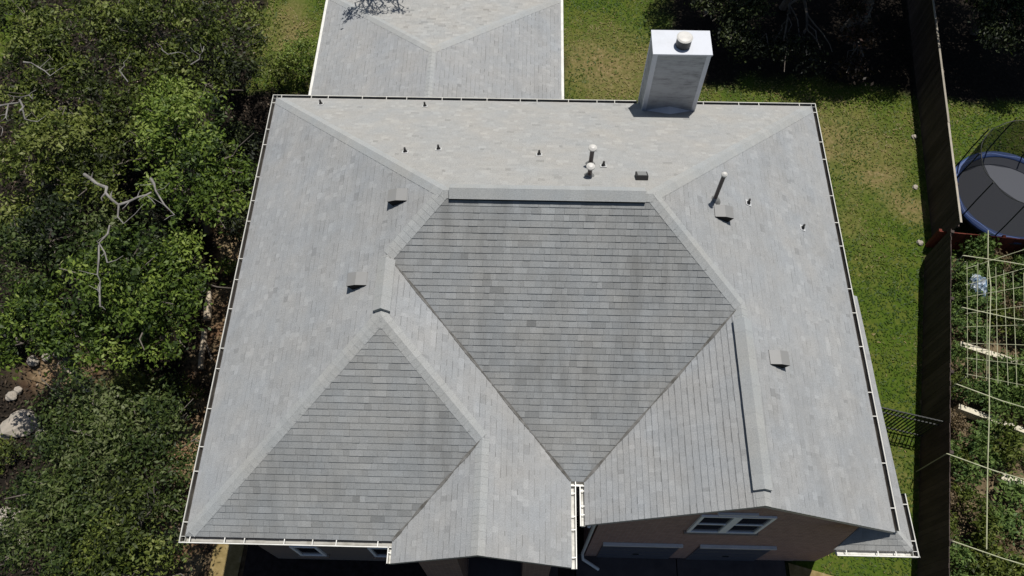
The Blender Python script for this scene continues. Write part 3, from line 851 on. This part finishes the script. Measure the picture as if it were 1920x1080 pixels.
# iron gate between the house and the fence
gate = thing('iron_gate', 'thin black picket gate across the side lawn between the house and the dark fence', 'gate', (15.45, 5.02, 0))
ga, gb = Vector((15.45,5.02,0)), Vector((18.95,4.22,0)); gd = (gb-ga).normalized(); gs = Vector((-gd.y, gd.x, 0)); gl = (gb-ga).length
b = MB()
for zz in (0.15, 1.15, 1.45): b.obox(gd*gl/2+Vector((0,0,zz)), gd, gs, Vector((0,0,1)), gl/2, 0.016, 0.02)
b.build('rail', M_IRON, gate)
n = int(gl/0.105)
b = MB()
for i in range(n): b.obox(gd*(i+0.5)*gl/n+Vector((0,0,0.76)), gd, gs, Vector((0,0,1)), 0.014, 0.014, 0.72)
b.build('pickets', M_IRON, gate)

# ------------------------------------------------------------------ trampoline
TC = Vector((23.15, 12.35, 0))
tr = thing('trampoline', 'round trampoline with a blue rim pad and a dark safety net behind the board fence', 'trampoline', TC)
M_BLUE = painted('rim_pad_blue', (0.034, 0.070, 0.20), 0.15, 0.5)
M_MAT = mat('trampoline_mat', (0.058, 0.062, 0.075), 0.7, 0.3)
M_NET = mat('safety_net', (0.02, 0.02, 0.024), 0.8, 0.2)
tn = N(M_NET, 'ShaderNodeBsdfTransparent'); mx = N(M_NET, 'ShaderNodeMixShader'); mx.inputs[0].default_value = 0.66
L(M_NET, tn.outputs[0], mx.inputs[1]); L(M_NET, bsdf(M_NET).outputs[0], mx.inputs[2]); L(M_NET, mx.outputs[0], M_NET.node_tree.nodes['Material Output'].inputs[0])
b = MB(); b.lathe((0,0,0.78), [(0.00005,0.0),(1.62,0.0)], 48, cap=False)
b.build('jumping_mat', M_MAT, tr)
b = MB(); b.lathe((0,0,0), [(1.60,0.80),(1.63,0.825),(1.80,0.825),(1.84,0.79),(1.84,0.74),(1.60,0.755)], 48, cap=False)
b.build('rim_pad', M_BLUE, tr)
b = MB(); pts = [(1.83*math.cos(a), 1.83*math.sin(a), 0.70) for a in np.linspace(0, 2*math.pi, 49)]
b.tube(pts, 0.025, 6); b.build('frame_ring', M_IRON, tr)
for k in range(5):
    a = 2*math.pi*k/5
    x, y, tx, ty = 1.83*math.cos(a), 1.83*math.sin(a), -math.sin(a)*0.45, math.cos(a)*0.45
    b = MB(); b.tube([(x-tx,y-ty,0.68),(x-tx,y-ty,0.04),(x+tx,y+ty,0.04),(x+tx,y+ty,0.68)], 0.022, 6); b.build('leg', M_IRON, tr)
NH = 2.60
for k in range(10):
    a = R(-118.7 + 36*k)
    x, y = 1.80*math.cos(a), 1.80*math.sin(a)
    b = MB(); b.tube([(x*1.03,y*1.03,0.3),(x*1.03,y*1.03,1.6),(x*1.0,y*1.0,NH)], 0.022, 6); b.build('net_pole', M_IRON, tr)
b = MB()
for k in range(60):
    a0, a1 = 2*math.pi*k/60, 2*math.pi*(k+1)/60
    f = lambda a: 1.70 + 0.04*math.cos(10*(a-R(-118.7)))
    p = lambda a, z: (f(a)*math.cos(a), f(a)*math.sin(a), z + (0.0 if z < 1.5 else 0.03*math.cos(10*(a-R(-118.7)))))
    b.face([p(a0,0.84), p(a1,0.84), p(a1,NH-0.08), p(a0,NH-0.08)])
b.build('safety_net', M_NET, tr)
b = MB(); pts = [(1.73*math.cos(a), 1.73*math.sin(a), NH-0.08+0.03*math.cos(10*(a-R(-118.7)))) for a in np.linspace(0, 2*math.pi, 81)]
b.tube(pts, 0.014, 5); b.build('net_rim', M_IRON, tr)

# ------------------------------------------------------------------ leaves and trees
def leaves_mesh(name, lobes, m, parent, size=0.13, dens=1.0, seed=0, clump=0.33, flat=0.75, gap=0.5, origin=(0,0,0), up_bias=0.55, tb=0.0):
    """leaf-sized faces in clumps through the lobes (x,y,z,r)"""
    g = np.random.default_rng(seed)
    C, Rr, LT = [], [], []
    for (x, y, z, r) in lobes:
        nc = max(4, int(30*(r/1.0)**2*dens*gap*2))
        u = g.normal(size=(nc, 3)); u /= np.linalg.norm(u, axis=1)[:, None]
        u[:, 2] = np.where(u[:, 2] < -0.35, -u[:, 2], u[:, 2])
        rad = r*(0.45+0.6*g.random(nc)**0.6)
        c = u*rad[:, None]; c[:, 2] *= flat
        LT.append(np.full(nc, g.normal(0, 0.13)));  C.append(c+np.array([x, y, z])); Rr.append(np.full(nc, clump)*g.uniform(0.6, 1.35, nc))
    C = np.concatenate(C); Rr = np.concatenate(Rr)
    per = np.maximum(6, (70*(Rr/0.33)**2*(0.13/size)**1.6).astype(int))
    idx = np.repeat(np.arange(len(C)), per)
    n = len(idx)
    p = g.normal(size=(n, 3))*0.5; p[:, 2] *= 0.55
    P = C[idx] + p*Rr[idx][:, None]
    nr = p/ (np.linalg.norm(p, axis=1)[:, None]+1e-6)*0.5 + g.normal(size=(n, 3))*0.55 + np.array([0, 0, up_bias])
    nr /= np.linalg.norm(nr, axis=1)[:, None]
    t = np.cross(nr, g.normal(size=(n, 3))); t /= np.linalg.norm(t, axis=1)[:, None]+1e-9
    s = np.cross(nr, t)
    ln = size*g.uniform(0.55, 1.25, n)[:, None]; wd = ln*g.uniform(0.34, 0.52, n)[:, None]
    fold = nr*ln*0.12
    V = np.stack([P-t*ln*0.5, P+s*wd*0.5-fold*0.3, P+t*ln*0.5, P-s*wd*0.5+fold*0.3], 1).reshape(-1, 3) - np.array(origin)
    F = np.arange(4*n).reshape(n, 4)
    ct = g.normal(0.42, 0.20, len(C)) + np.concatenate(LT)
    tint = np.clip(ct[idx]+g.normal(0, 0.15, n)+tb + 0, 0, 0.84) + (g.random(n) < 0.012)*0.16
    return fast_mesh(name, V, F, m, tint, parent)

def branchy(a, b_, r0, r1, k=5, wob=0.12):
    a, b_ = Vector(a), Vector(b_)
    pts = []
    for i in range(k+1):
        t = i/k
        p = a.lerp(b_, t)
        if 0 < i < k: p += Vector((random.gauss(0,wob), random.gauss(0,wob), random.gauss(0,wob)))
        pts.append(p)
    return pts, [r0+(r1-r0)*i/k for i in range(k+1)]

def tree(name, label, base, lobes, lf, group=None, trunk=0.16, size=0.15, dens=1.0, seed=0, cat='tree', gap=0.48, clump=0.33, up_bias=0.55, tb=0.0, limbs=True, flat=0.75):
    lobes = [(x, y, z + random.uniform(-0.35, 0.35), r*1.08) for x, y, z, r in lobes]
    root = thing(name, label, cat, base, group)
    o = Vector(base)
    cx = sum(l[0] for l in lobes)/len(lobes); cy = sum(l[1] for l in lobes)/len(lobes); cz = sum(l[2] for l in lobes)/len(lobes)
    fork = Vector((base[0]*0.6+cx*0.4, base[1]*0.6+cy*0.4, max(0.3, cz*0.5)))
    b = MB(); pts, rs = branchy((base[0],base[1],-0.2), fork, trunk, trunk*0.7, 5, 0.06)
    b.tube([p-o for p in pts], rs, 9); b.build('trunk', M_BARK, root)
    if limbs:
        for l in lobes:
            b = MB(); pts, rs = branchy(fork, (l[0], l[1], l[2]+l[3]*0.2), trunk*0.5, trunk*0.12, 6, 0.12)
            b.tube([p-o for p in pts], rs, 7)
            for q in range(5):
                e = Vector((l[0],l[1],l[2])) + Vector((random.gauss(0,1),random.gauss(0,1),random.uniform(0.0,0.9)))*l[3]*0.6
                p2, r2 = branchy(pts[3+q % 3], e, trunk*0.2, 0.012, 4, 0.08); b.tube([p-o for p in p2], r2, 5)
            b.build('limb', M_BARK, root)
    leaves_mesh('crown', lobes, LEAF[lf], root, size, dens, seed, clump, flat, gap, base, up_bias, tb)
    return root
def dead_limb(root, paths):
    o = Vector(root.location)
    for pts, r0, r1 in paths:
        b = MB(); n = len(pts)
        q = []
        for i, p in enumerate(pts):
            q.append(Vector(p)-o)
            if i < n-1: q.append(Vector(p).lerp(Vector(pts[i+1]), 0.5)-o+Vector((random.gauss(0,0.07),random.gauss(0,0.07),random.gauss(0,0.07))))
        b.tube(q, [0.6*(r0+(r1-r0)*i/(len(q)-1))*random.uniform(0.8,1.25) for i in range(len(q))], 7)
        for i in range(1, len(q)):
            if random.random() < 0.8:
                v = Vector((random.gauss(0,0.22),random.gauss(0,0.22),random.uniform(0,0.15)))
                b.tube([q[i], q[i]+v*0.5+Vector((random.gauss(0,0.03),random.gauss(0,0.03),0)), q[i]+v], [r1*0.5, r1*0.35, 0.006], 5)
        b.build('dead_limb', M_DEAD, root)

# left side: live oaks crowding the house
tA = tree('oak_tree', 'wide dark green oak filling the lower left corner beside the front of the house', (-3.6,1.7,0),
     [(-2.7,2.3,4.1,1.15),(-3.7,2.9,3.7,1.05),(-1.75,2.7,3.9,0.95),(-4.3,1.9,3.3,1.0),(-1.55,1.5,3.9,0.85),(-2.5,1.2,4.2,1.0),(-3.4,0.8,3.6,1.05),(-2.75,-0.3,3.9,1.0),(-4.4,0.4,3.0,1.0),(-1.6,0.3,3.3,0.75)], 'deep', seed=1, size=0.12, dens=1.15)
tB = tree('oak_tree', 'yellowish green small oak at the bottom edge left of the sandy path', (-2.2,-0.3,0),
     [(-1.75,0.6,4.5,0.72),(-1.95,-0.05,4.3,0.75),(-2.6,-0.9,3.6,0.9),(-1.5,-0.6,3.6,0.65)], 'olive', seed=2, size=0.12, tb=0.03)
tC = tree('oak_tree', 'dense green oak in the middle of the left edge with dead grey branches on top', (-3.7,6.4,0),
     [(-3.3,7.1,4.4,0.95),(-2.4,7.4,4.0,0.9),(-4.1,6.5,4.1,0.95),(-2.9,6.2,4.2,0.95),(-2.1,6.4,3.6,0.8),(-3.5,5.5,3.5,0.9),(-2.3,5.5,3.2,0.8),(-4.6,7.2,3.4,0.8)], 'bright', seed=3, tb=-0.05)
dead_limb(tC, [([(-3.67,7.76,5.3),(-3.62,7.05,5.6),(-3.38,6.6,5.4)], 0.045, 0.025), ([(-3.62,7.05,5.6),(-3.60,6.3,5.3),(-3.55,5.95,5.1)], 0.04, 0.02), ([(-3.56,6.1,5.15),(-3.47,5.56,5.0)], 0.045, 0.03)])
tD = tree('oak_tree', 'broad green oak by the left roof edge with a long dead grey limb', (-3.6,10.9,0),
     [(-2.9,11.4,4.4,0.95),(-2.0,10.6,4.4,0.9),(-1.45,9.5,4.2,0.85),(-2.5,9.3,4.5,0.85),(-2.75,12.4,4.2,0.8),(-3.5,12.6,4.0,0.9),(-3.9,11.5,4.1,0.85),(-1.35,10.4,3.7,0.6)], 'bright', seed=4, dens=0.9, tb=0.02)
dead_limb(tD, [([(-4.9,9.5,5.1),(-4.3,9.0,5.4),(-3.85,8.57,5.6),(-3.35,8.14,5.7)], 0.075, 0.05), ([(-3.35,8.14,5.7),(-2.9,8.35,5.75),(-2.6,8.55,5.7)], 0.055, 0.03), ([(-2.78,9.05,5.6),(-2.5,8.6,5.7),(-1.95,8.0,5.5)], 0.06, 0.02), ([(-3.35,8.14,5.7),(-3.2,7.7,5.5)], 0.04, 0.02)])
tE = tree('oak_tree', 'olive green round oak crown above the dark gap on the left edge', (-6.6,10.8,0),
     [(-6.4,11.3,4.5,0.95),(-5.6,10.9,4.2,0.85),(-7.2,10.6,4.0,0.85),(-6.4,10.1,4.0,0.8),(-5.3,11.7,3.7,0.7),(-5.0,10.1,3.6,0.7),(-7.4,9.3,3.4,0.8),(-6.0,12.3,3.8,0.7)], 'olive', seed=5, tb=0.05)
dead_limb(tE, [([(-7.9,11.45,5.4),(-7.3,11.5,5.6),(-6.97,11.66,5.7),(-6.65,11.6,5.7)], 0.05, 0.02), ([(-7.05,11.62,5.65),(-6.95,11.25,5.6),(-6.8,11.05,5.5),(-6.5,11.05,5.4)], 0.045, 0.02), ([(-7.35,11.5,5.6),(-7.35,11.1,5.5),(-7.4,10.8,5.4)], 0.035, 0.02), ([(-7.9,13.6,5.0),(-7.2,13.2,5.2),(-6.8,12.9,5.2)], 0.04, 0.02)])
tF = tree('oak_tree', 'sparse dark olive oak low on the left edge below the round crown', (-7.0,8.2,0),
     [(-6.3,8.4,3.6,1.0),(-5.4,8.9,3.3,0.8),(-7.0,7.6,3.2,0.9),(-5.3,7.9,3.2,0.7)], 'deep', seed=6, dens=0.85)
tG = tree('oak_tree', 'mid green bushy oak on the left edge beside the bare tan ground', (-6.2,5.4,0),
     [(-5.9,6.1,3.8,0.85),(-5.2,5.7,3.6,0.75),(-6.5,5.4,3.2,0.8),(-4.8,5.1,3.0,0.7)], 'bright', seed=7, tb=-0.04)
tH = tree('oak_tree', 'tall dark green oak in the top left corner', (-8.0,15.6,0),
     [(-7.4,15.5,4.6,1.1),(-8.6,15.0,4.2,1.1),(-6.3,14.7,4.2,0.95),(-7.6,14.0,3.9,0.9),(-6.4,16.2,4.2,0.9),(-9.3,16.4,3.8,1.1),(-8.8,13.4,3.5,0.8),(-7.4,12.4,3.7,0.8),(-6.4,13.1,3.9,0.85),(-8.2,14.3,4.0,0.9),(-5.3,16.6,4.2,0.9)], 'olive', seed=8, dens=0.75, tb=0.0)
tI = tree('oak_tree', 'wide green oak at the top edge left of the sunny grass patch', (-4.0,16.0,0),
     [(-4.5,15.7,4.5,1.0),(-3.2,15.9,4.5,0.95),(-2.3,15.3,4.4,0.85),(-5.4,15.3,4.0,0.8),(-3.7,14.6,3.9,0.8),(-2.2,16.4,4.0,0.8),(-5.2,13.4,3.6,0.8),(-4.2,13.2,3.9,0.7),(-4.4,14.3,3.8,0.8),(-4.9,12.6,3.6,0.7),(-3.0,14.0,3.8,0.7)], 'olive', seed=9, dens=0.8)
dead_limb(tI, [([(-3.9,14.2,5.0),(-3.6,13.9,5.1),(-3.3,14.0,5.1)], 0.03, 0.015), ([(-2.9,13.6,5.0),(-2.65,13.9,5.1),(-2.6,14.25,5.1)], 0.03, 0.015), ([(-4.6,12.9,5.0),(-4.9,13.2,5.1),(-4.85,13.55,5.1)], 0.03, 0.015)])
tree('oak_tree', 'oak rising behind the rear wing with only a branch shading its roof', (1.0,24.2,0),
     [(1.7,18.85,6.5,0.42),(2.4,18.7,6.4,0.40),(3.15,18.8,6.5,0.28),(1.2,23.4,6.0,1.0),(2.2,20.4,6.4,0.7)], 'olive', seed=10, gap=0.5, clump=0.28)
# low shrubs
def shrub(label, x, y, r, lf, h=0.5, seed=0, group=None, n=3, size=0.10, nm='shrub', cat='shrub', gap=0.7, tb=0.0):
    g = random.Random(seed)
    lobes = [(x+g.uniform(-0.45,0.45)*r, y+g.uniform(-0.45,0.45)*r, h*g.uniform(0.5,0.9), r*g.uniform(0.6,0.85)) for _ in range(n)]
    root = thing(nm, label, cat, (x, y, 0), group)
    b = MB()
    for l in lobes:
        b.tube([(0,0,-0.1), ((l[0]-x)*0.6,(l[1]-y)*0.6,l[2]*0.6), (l[0]-x,l[1]-y,l[2]+0.05)], [0.025,0.018,0.008], 5)
    b.build('stem', M_BARK, root)
    leaves_mesh('foliage', lobes, LEAF[lf], root, size, 1.0, seed+100, 0.20, 0.8, gap, (x, y, 0), 0.6, tb)
    return root
shrub('leafy green shrub beside the white edge of the rear wing roof', -1.0, 17.9, 0.85, 'bright', 1.4, 1, n=4)
shrub('yellow green shrub at the foot of the sunny grass patch', -2.2, 17.4, 0.8, 'olive', 1.1, 2, n=4, tb=0.1)
shrub('rounded green shrub below the middle oak, nearest to the roof', -2.75, 5.1, 0.45, 'bright', 0.9, 3, tb=0.1)
shrub('yellow green ground shrub right of the bare tan ground', -4.3, 5.25, 0.75, 'olive', 0.6, 4, n=4, tb=0.15)
shrub('small green shrub between the two large left oaks', -3.5, 4.9, 0.55, 'bright', 0.6, 5)
shrub('grey green weed clump beside the pale boulder on the left edge', -7.6, 2.9, 0.6, 'olive', 0.5, 6)
shrub('dark green undergrowth shrub left of the sandy strip', -3.6, 8.9, 0.6, 'deep', 0.7, 7)
shrub('small green weed on the sandy strip under the left roof edge', -2.45, 9.4, 0.32, 'bright', 0.3, 8)
shrub('pale green scrub left of the middle oak', -7.9, 7.9, 0.8, 'olive', 0.7, 9, tb=0.1)
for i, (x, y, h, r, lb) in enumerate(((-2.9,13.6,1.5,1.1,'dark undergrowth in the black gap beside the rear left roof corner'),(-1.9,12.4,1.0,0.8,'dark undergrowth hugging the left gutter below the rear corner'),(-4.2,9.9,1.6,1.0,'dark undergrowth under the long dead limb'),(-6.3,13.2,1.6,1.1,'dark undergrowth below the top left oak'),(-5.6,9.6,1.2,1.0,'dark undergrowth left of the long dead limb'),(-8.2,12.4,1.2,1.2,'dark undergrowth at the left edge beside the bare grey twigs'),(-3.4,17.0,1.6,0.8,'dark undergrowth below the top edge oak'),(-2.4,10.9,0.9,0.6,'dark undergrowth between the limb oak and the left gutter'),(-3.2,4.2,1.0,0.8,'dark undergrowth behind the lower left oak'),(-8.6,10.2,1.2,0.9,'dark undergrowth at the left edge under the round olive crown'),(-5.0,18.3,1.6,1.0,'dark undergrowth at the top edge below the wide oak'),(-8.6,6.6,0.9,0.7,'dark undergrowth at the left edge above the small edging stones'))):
    shrub(lb, x, y, r, 'dark', h, 60+i, n=5, size=0.14, gap=0.8, tb=0.0)  # near-black leaf colour paints deep shade into these gaps
# right side, beyond the back lawn
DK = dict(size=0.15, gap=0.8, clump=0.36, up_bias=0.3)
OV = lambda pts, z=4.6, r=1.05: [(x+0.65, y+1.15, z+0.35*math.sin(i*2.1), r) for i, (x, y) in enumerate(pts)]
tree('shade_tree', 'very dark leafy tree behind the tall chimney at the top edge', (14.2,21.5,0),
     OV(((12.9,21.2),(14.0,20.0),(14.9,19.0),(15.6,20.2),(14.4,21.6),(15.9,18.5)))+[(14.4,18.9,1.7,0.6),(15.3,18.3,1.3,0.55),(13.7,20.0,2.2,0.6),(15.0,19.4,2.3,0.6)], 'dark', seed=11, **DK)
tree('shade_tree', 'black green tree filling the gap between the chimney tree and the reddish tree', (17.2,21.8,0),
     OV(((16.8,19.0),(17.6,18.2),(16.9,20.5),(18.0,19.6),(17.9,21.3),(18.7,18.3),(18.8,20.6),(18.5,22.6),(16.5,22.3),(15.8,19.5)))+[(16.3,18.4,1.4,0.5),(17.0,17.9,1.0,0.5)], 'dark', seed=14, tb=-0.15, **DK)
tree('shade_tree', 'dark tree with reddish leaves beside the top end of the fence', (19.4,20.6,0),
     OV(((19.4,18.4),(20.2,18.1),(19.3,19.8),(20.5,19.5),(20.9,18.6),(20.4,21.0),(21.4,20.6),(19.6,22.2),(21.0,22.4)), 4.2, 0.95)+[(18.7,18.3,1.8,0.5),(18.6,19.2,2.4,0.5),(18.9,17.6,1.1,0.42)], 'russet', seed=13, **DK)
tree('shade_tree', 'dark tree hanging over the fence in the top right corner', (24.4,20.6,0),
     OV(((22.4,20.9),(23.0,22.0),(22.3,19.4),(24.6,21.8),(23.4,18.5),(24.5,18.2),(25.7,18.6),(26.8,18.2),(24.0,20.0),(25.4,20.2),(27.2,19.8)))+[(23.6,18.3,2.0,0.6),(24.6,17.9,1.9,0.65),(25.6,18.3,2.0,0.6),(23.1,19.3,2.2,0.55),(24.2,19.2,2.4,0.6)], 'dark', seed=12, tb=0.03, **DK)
# ------------------------------------------------------------------ stones, logs and bin
def rock(label, x, y, r, seed, squash=0.6, nm='rock', z=0.0, group=None, sx=1.0, rot=0.0):
    g = np.random.default_rng(seed)
    import bmesh
    bm = bmesh.new(); bmesh.ops.create_icosphere(bm, subdivisions=3, radius=1)
    ph = g.uniform(0, 6, 6)
    for v in bm.verts:
        p = v.co
        k = 1+0.16*math.sin(2.3*p.x+ph[0])*math.cos(2.7*p.y+ph[1])+0.10*math.sin(5*p.z+4*p.x+ph[2])+0.06*math.sin(9*p.y+ph[3]+5*p.x)
        v.co = Vector((p.x*k*sx*r, p.y*k*r, p.z*k*squash*r))
    me = bpy.data.meshes.new(nm); bm.to_mesh(me); bm.free(); me.materials.append(M_ROCK)
    o = bpy.data.objects.new(nm, me); COL.objects.link(o); o.location = (x, y, z); o.rotation_euler = (0, 0, rot)
    return tag(o, label, 'rock', group)
rock('large pale limestone boulder at the left edge', -7.72, 4.02, 0.42, 1, 0.6, 'boulder', 0.05, sx=1.35, rot=0.7)
rock('pale stone just right of the large limestone boulder', -7.05, 3.75, 0.20, 2)
rock('whitish rock low on the left edge near the bottom corner', -7.2, 1.25, 0.38, 3, 0.6, z=0.05)
rock('smaller whitish rock below the low whitish rock in the bottom left corner', -6.6, 0.7, 0.25, 4, z=0.05)
for i, (x, y, r) in enumerate(((-8.0,6.05,0.17),(-7.62,6.2,0.13),(-7.3,6.32,0.15),(-7.0,6.38,0.14),(-8.3,4.9,0.16),(-8.15,5.1,0.12))):
    rock('small tan stone edging the bare ground at the left edge', x, y, r, 10+i, 0.7, 'edging_stone', 0.03, 'stones edging the bare ground')
rock('white stone at the fence foot beside the upper lawn', 21.05, 15.4, 0.10, 21, nm='small_stone')
rock('white stone at the fence foot beside the bare lawn patch', 20.62, 13.2, 0.10, 22, nm='small_stone')
rock('white stone at the fence foot level with the red garden fence', 20.3, 10.95, 0.11, 23, nm='small_stone')
def log(label, pts, r, m, nm='log', cat='log'):
    b = MB(); o = Vector(pts[0]); b.tube([Vector(p)-o for p in pts], r, 9, t=0.6)
    ob = b.build(nm, m); ob.location = o; return tag(ob, label, cat)
log('thin pale log lying beside the bare tan ground on the left', [(-6.92,5.86,0.12),(-6.4,5.45,0.12),(-5.9,5.05,0.10)], 0.06, M_LOG)
log('pale split log edging the sandy strip beside the left roof edge', [(-2.98,8.55,0.12),(-2.92,8.0,0.14),(-2.86,7.55,0.10)], [0.05,0.13,0.11], M_LOG)
log('whitish straight log edging the sandy strip below the split log', [(-2.86,7.2,0.10),(-2.78,6.3,0.10),(-2.72,5.9,0.10)], 0.09, M_LOG)
log('dark fallen stick lying on the sandy strip', [(-2.75,6.75,0.06),(-2.45,6.2,0.06)], 0.03, M_BARK, 'stick', 'stick')
bn = thing('bin', 'dark grey bin mostly hidden under the lower right roof edge', 'bin', (16.10,4.95,0))
b = MB(); b.lathe((0,0,0), [(0.26,0.0),(0.33,1.0),(0.35,1.02),(0.35,1.06)], 18); b.build('bin_body', M_BOOT, bn)
b = MB(); b.lathe((0,0,1.06), [(0.36,0),(0.34,0.05),(0.0,0.09)], 18); b.build('lid', M_BOOT, bn)

# ------------------------------------------------------------------ vegetable garden
PX = lambda t, off: (fence_x(np.array(t)).item()+off, t)
PLK = []
def plank(label, A, B, z, wd, hh):
    PLK.append((A, B))
    a, b_ = Vector((*A, z)), Vector((*B, z)); b = MB(); o = a.copy()
    b.bar(a-o, b_-o, wd, hh, 0, 0.6)
    ob = b.build('plank', M_PLANK); ob.location = o; return tag(ob, label, 'plank')
plank('weathered pale plank edging the upper vegetable bed', (20.55,7.12), (22.15,6.55), 0.20, 0.17, 0.36)
plank('long bright plank edging the middle vegetable bed', (20.02,5.10), (22.1,4.25), 0.20, 0.16, 0.36)
plank('broken white plank edging the lower vegetable bed', (20.75,3.05), (21.75,2.60), 0.20, 0.20, 0.36)
plank('rotten board lying along the garden side of the fence', (19.15,3.9), (18.75,2.2), 0.05, 0.12, 0.05)
# pole frame
fr = thing('pole_frame', 'tall frame of thin pale poles standing over the vegetable beds', 'garden frame', (19.0,0.76,0))
o = Vector((19.0,0.76,0)); HF = 1.8
b = MB()
for seg in (((19.0,0.76),(20.01,4.47)),((20.01,4.47),(21.03,8.31)),((21.03,8.31),(21.46,10.33))):
    b.tube([Vector((*seg[0],HF))-o, (Vector((*seg[0],HF))+Vector((*seg[1],HF)))/2-o+Vector((random.uniform(-.05,.05),0,-0.04)), Vector((*seg[1],HF))-o], 0.015, 6, t=0.5)
b.build('ridge_pole', M_POLE, fr)
for A, B in (((18.17,0.94),(20.6,0.20)),((18.55,3.22),(20.9,2.45)),((19.27,5.22),(21.6,4.40)),((20.0,7.63),(22.6,7.15)),((20.45,9.40),(23.0,9.0))):
    b = MB(); b.tube([Vector((*A,HF+0.03))-o, Vector((*A,HF)).lerp(Vector((*B,HF)),0.5)-o+Vector((0,random.uniform(-.05,.05),-0.03)), Vector((*B,HF-0.02))-o], 0.014, 6, t=0.7); b.build('cross_pole', M_POLE, fr)
    b = MB(); b.tube([Vector((*A,HF+0.02))-o, Vector((*A,-0.1))-o], 0.014, 6, t=0.4); b.build('upright_pole', M_POLE, fr)
# wire panel trellis
tl = thing('trellis', 'grid trellis of thin poles laid over the upper vegetable beds', 'trellis', (20.3,5.6,0))
o = Vector((20.3,5.6,0)); b = MB()
du = Vector((0.236,1,0)).normalized(); dv = Vector((1,-0.2,0)).normalized()
s0 = Vector((19.75,5.55,1.55))
for k in range(9): b.tube([s0+dv*(0.27*k+0.03*math.sin(k*5)+0.05)-o, s0+dv*(0.28*k+0.05)+du*3.9-o+Vector((0,0,0.1*math.sin(k)))], 0.008, 5, t=0.3+0.1*k)
for k in range(8): b.tube([s0+du*(0.1+0.5*k+0.05*math.sin(k*3))-o, s0+du*(0.1+0.72*k)+dv*2.4-o], 0.007, 5, t=0.5)
b.build('pole_grid', M_POLE, tl)
for k, (u, v) in enumerate(((0,0),(3.9,0),(0,2.0),(3.9,2.0))):
    p = s0+du*u+dv*v; b = MB(); b.tube([p-o, Vector((p.x,p.y,-0.1))-o], 0.014, 5); b.build('post', M_POLE, tl)
# pale cloth
cl = MB(); g = np.random.default_rng(3); nn = 12
cx0, cy0 = 21.30, 8.93
hh = g.random((nn+1, nn+1))
def cp_(i, j):
    u, v = i/nn-0.5, j/nn-0.5
    r = math.hypot(u, v)
    return (u*0.55*(1.1-0.3*hh[i,j]), v*0.75*(1.1-0.3*hh[j,i]), 0.95-1.1*r**1.5+0.24*(hh[i,j]-0.5))
for i in range(nn):
    for j in range(nn): cl.face([cp_(i,j), cp_(i+1,j), cp_(i+1,j+1), cp_(i,j+1)], 0)
M_CLOTH = mat('pale_blue_cloth', (0.5,0.6,0.7), 0.7, 0.2)
L(M_CLOTH, ramp(M_CLOTH, noise(M_CLOTH, 5, 3), [(0.42, (0.30,0.42,0.55)), (0.58, (0.78,0.82,0.86))]), bsdf(M_CLOTH).inputs['Base Color'])
c_o = cl.build('cloth', M_CLOTH); c_o.location = (cx0, cy0, 0.25); tag(c_o, 'crumpled pale blue and white cloth hanging over garden plants near the red fence', 'cloth')
# plants
gv = random.Random(5)
VL = {'veg': 'leafy green vegetable plant growing in the beds beyond the fence', 'olive': 'yellow green bushy plant growing in the beds beyond the fence', 'dry': 'dry brown plant withering in the beds beyond the fence'}
protos = {}
def veg(x, y, k, r):
    key = k
    if key not in protos:
        protos[key] = shrub(VL[k], 0, 0, 0.5, k, 0.62, {'veg':41,'olive':42,'dry':43}[k], {'veg':'green vegetable plants','olive':'yellow green garden plants','dry':'dry garden plants'}[k], 4, 0.12, 'garden_plant', 'plant', 0.8, 0.12)
        root = protos[key]
    else:
        src = protos[key]
        root = src.copy(); COL.objects.link(root)
        for c in src.children:
            d = c.copy(); COL.objects.link(d); d.parent = root
    root.location = (x, y, 0); root.rotation_euler = (0, 0, gv.uniform(0, 6.28)); s = r/0.5; root.scale = (s, s, s*gv.uniform(0.8, 1.6))
y = -1.5
while y < 10.2:
    x0 = fence_x(np.array(y)).item()
    xx = x0+0.72
    while xx < x0+4.2:
        jx, jy = xx+gv.uniform(-0.2,0.25), y+gv.uniform(-0.25,0.25)
        k = gv.choices(('veg','olive','dry'), (0.62,0.25,0.13))[0]
        def pd(A, B):
            A, B, P = Vector(A), Vector(B), Vector((jx, jy)); t = max(0, min(1, (P-A).dot(B-A)/(B-A).length_squared)); return (P-A.lerp(B, t)).length
        if min(pd(A, B) for A, B in PLK[:3]) < 0.34: xx += 0.6; continue
        if gv.random() < 0.93: veg(jx, jy, k, min(gv.uniform(0.34, 0.60), (jx-x0)*0.62))
        xx += gv.uniform(0.48, 0.75)
    y += 0.55
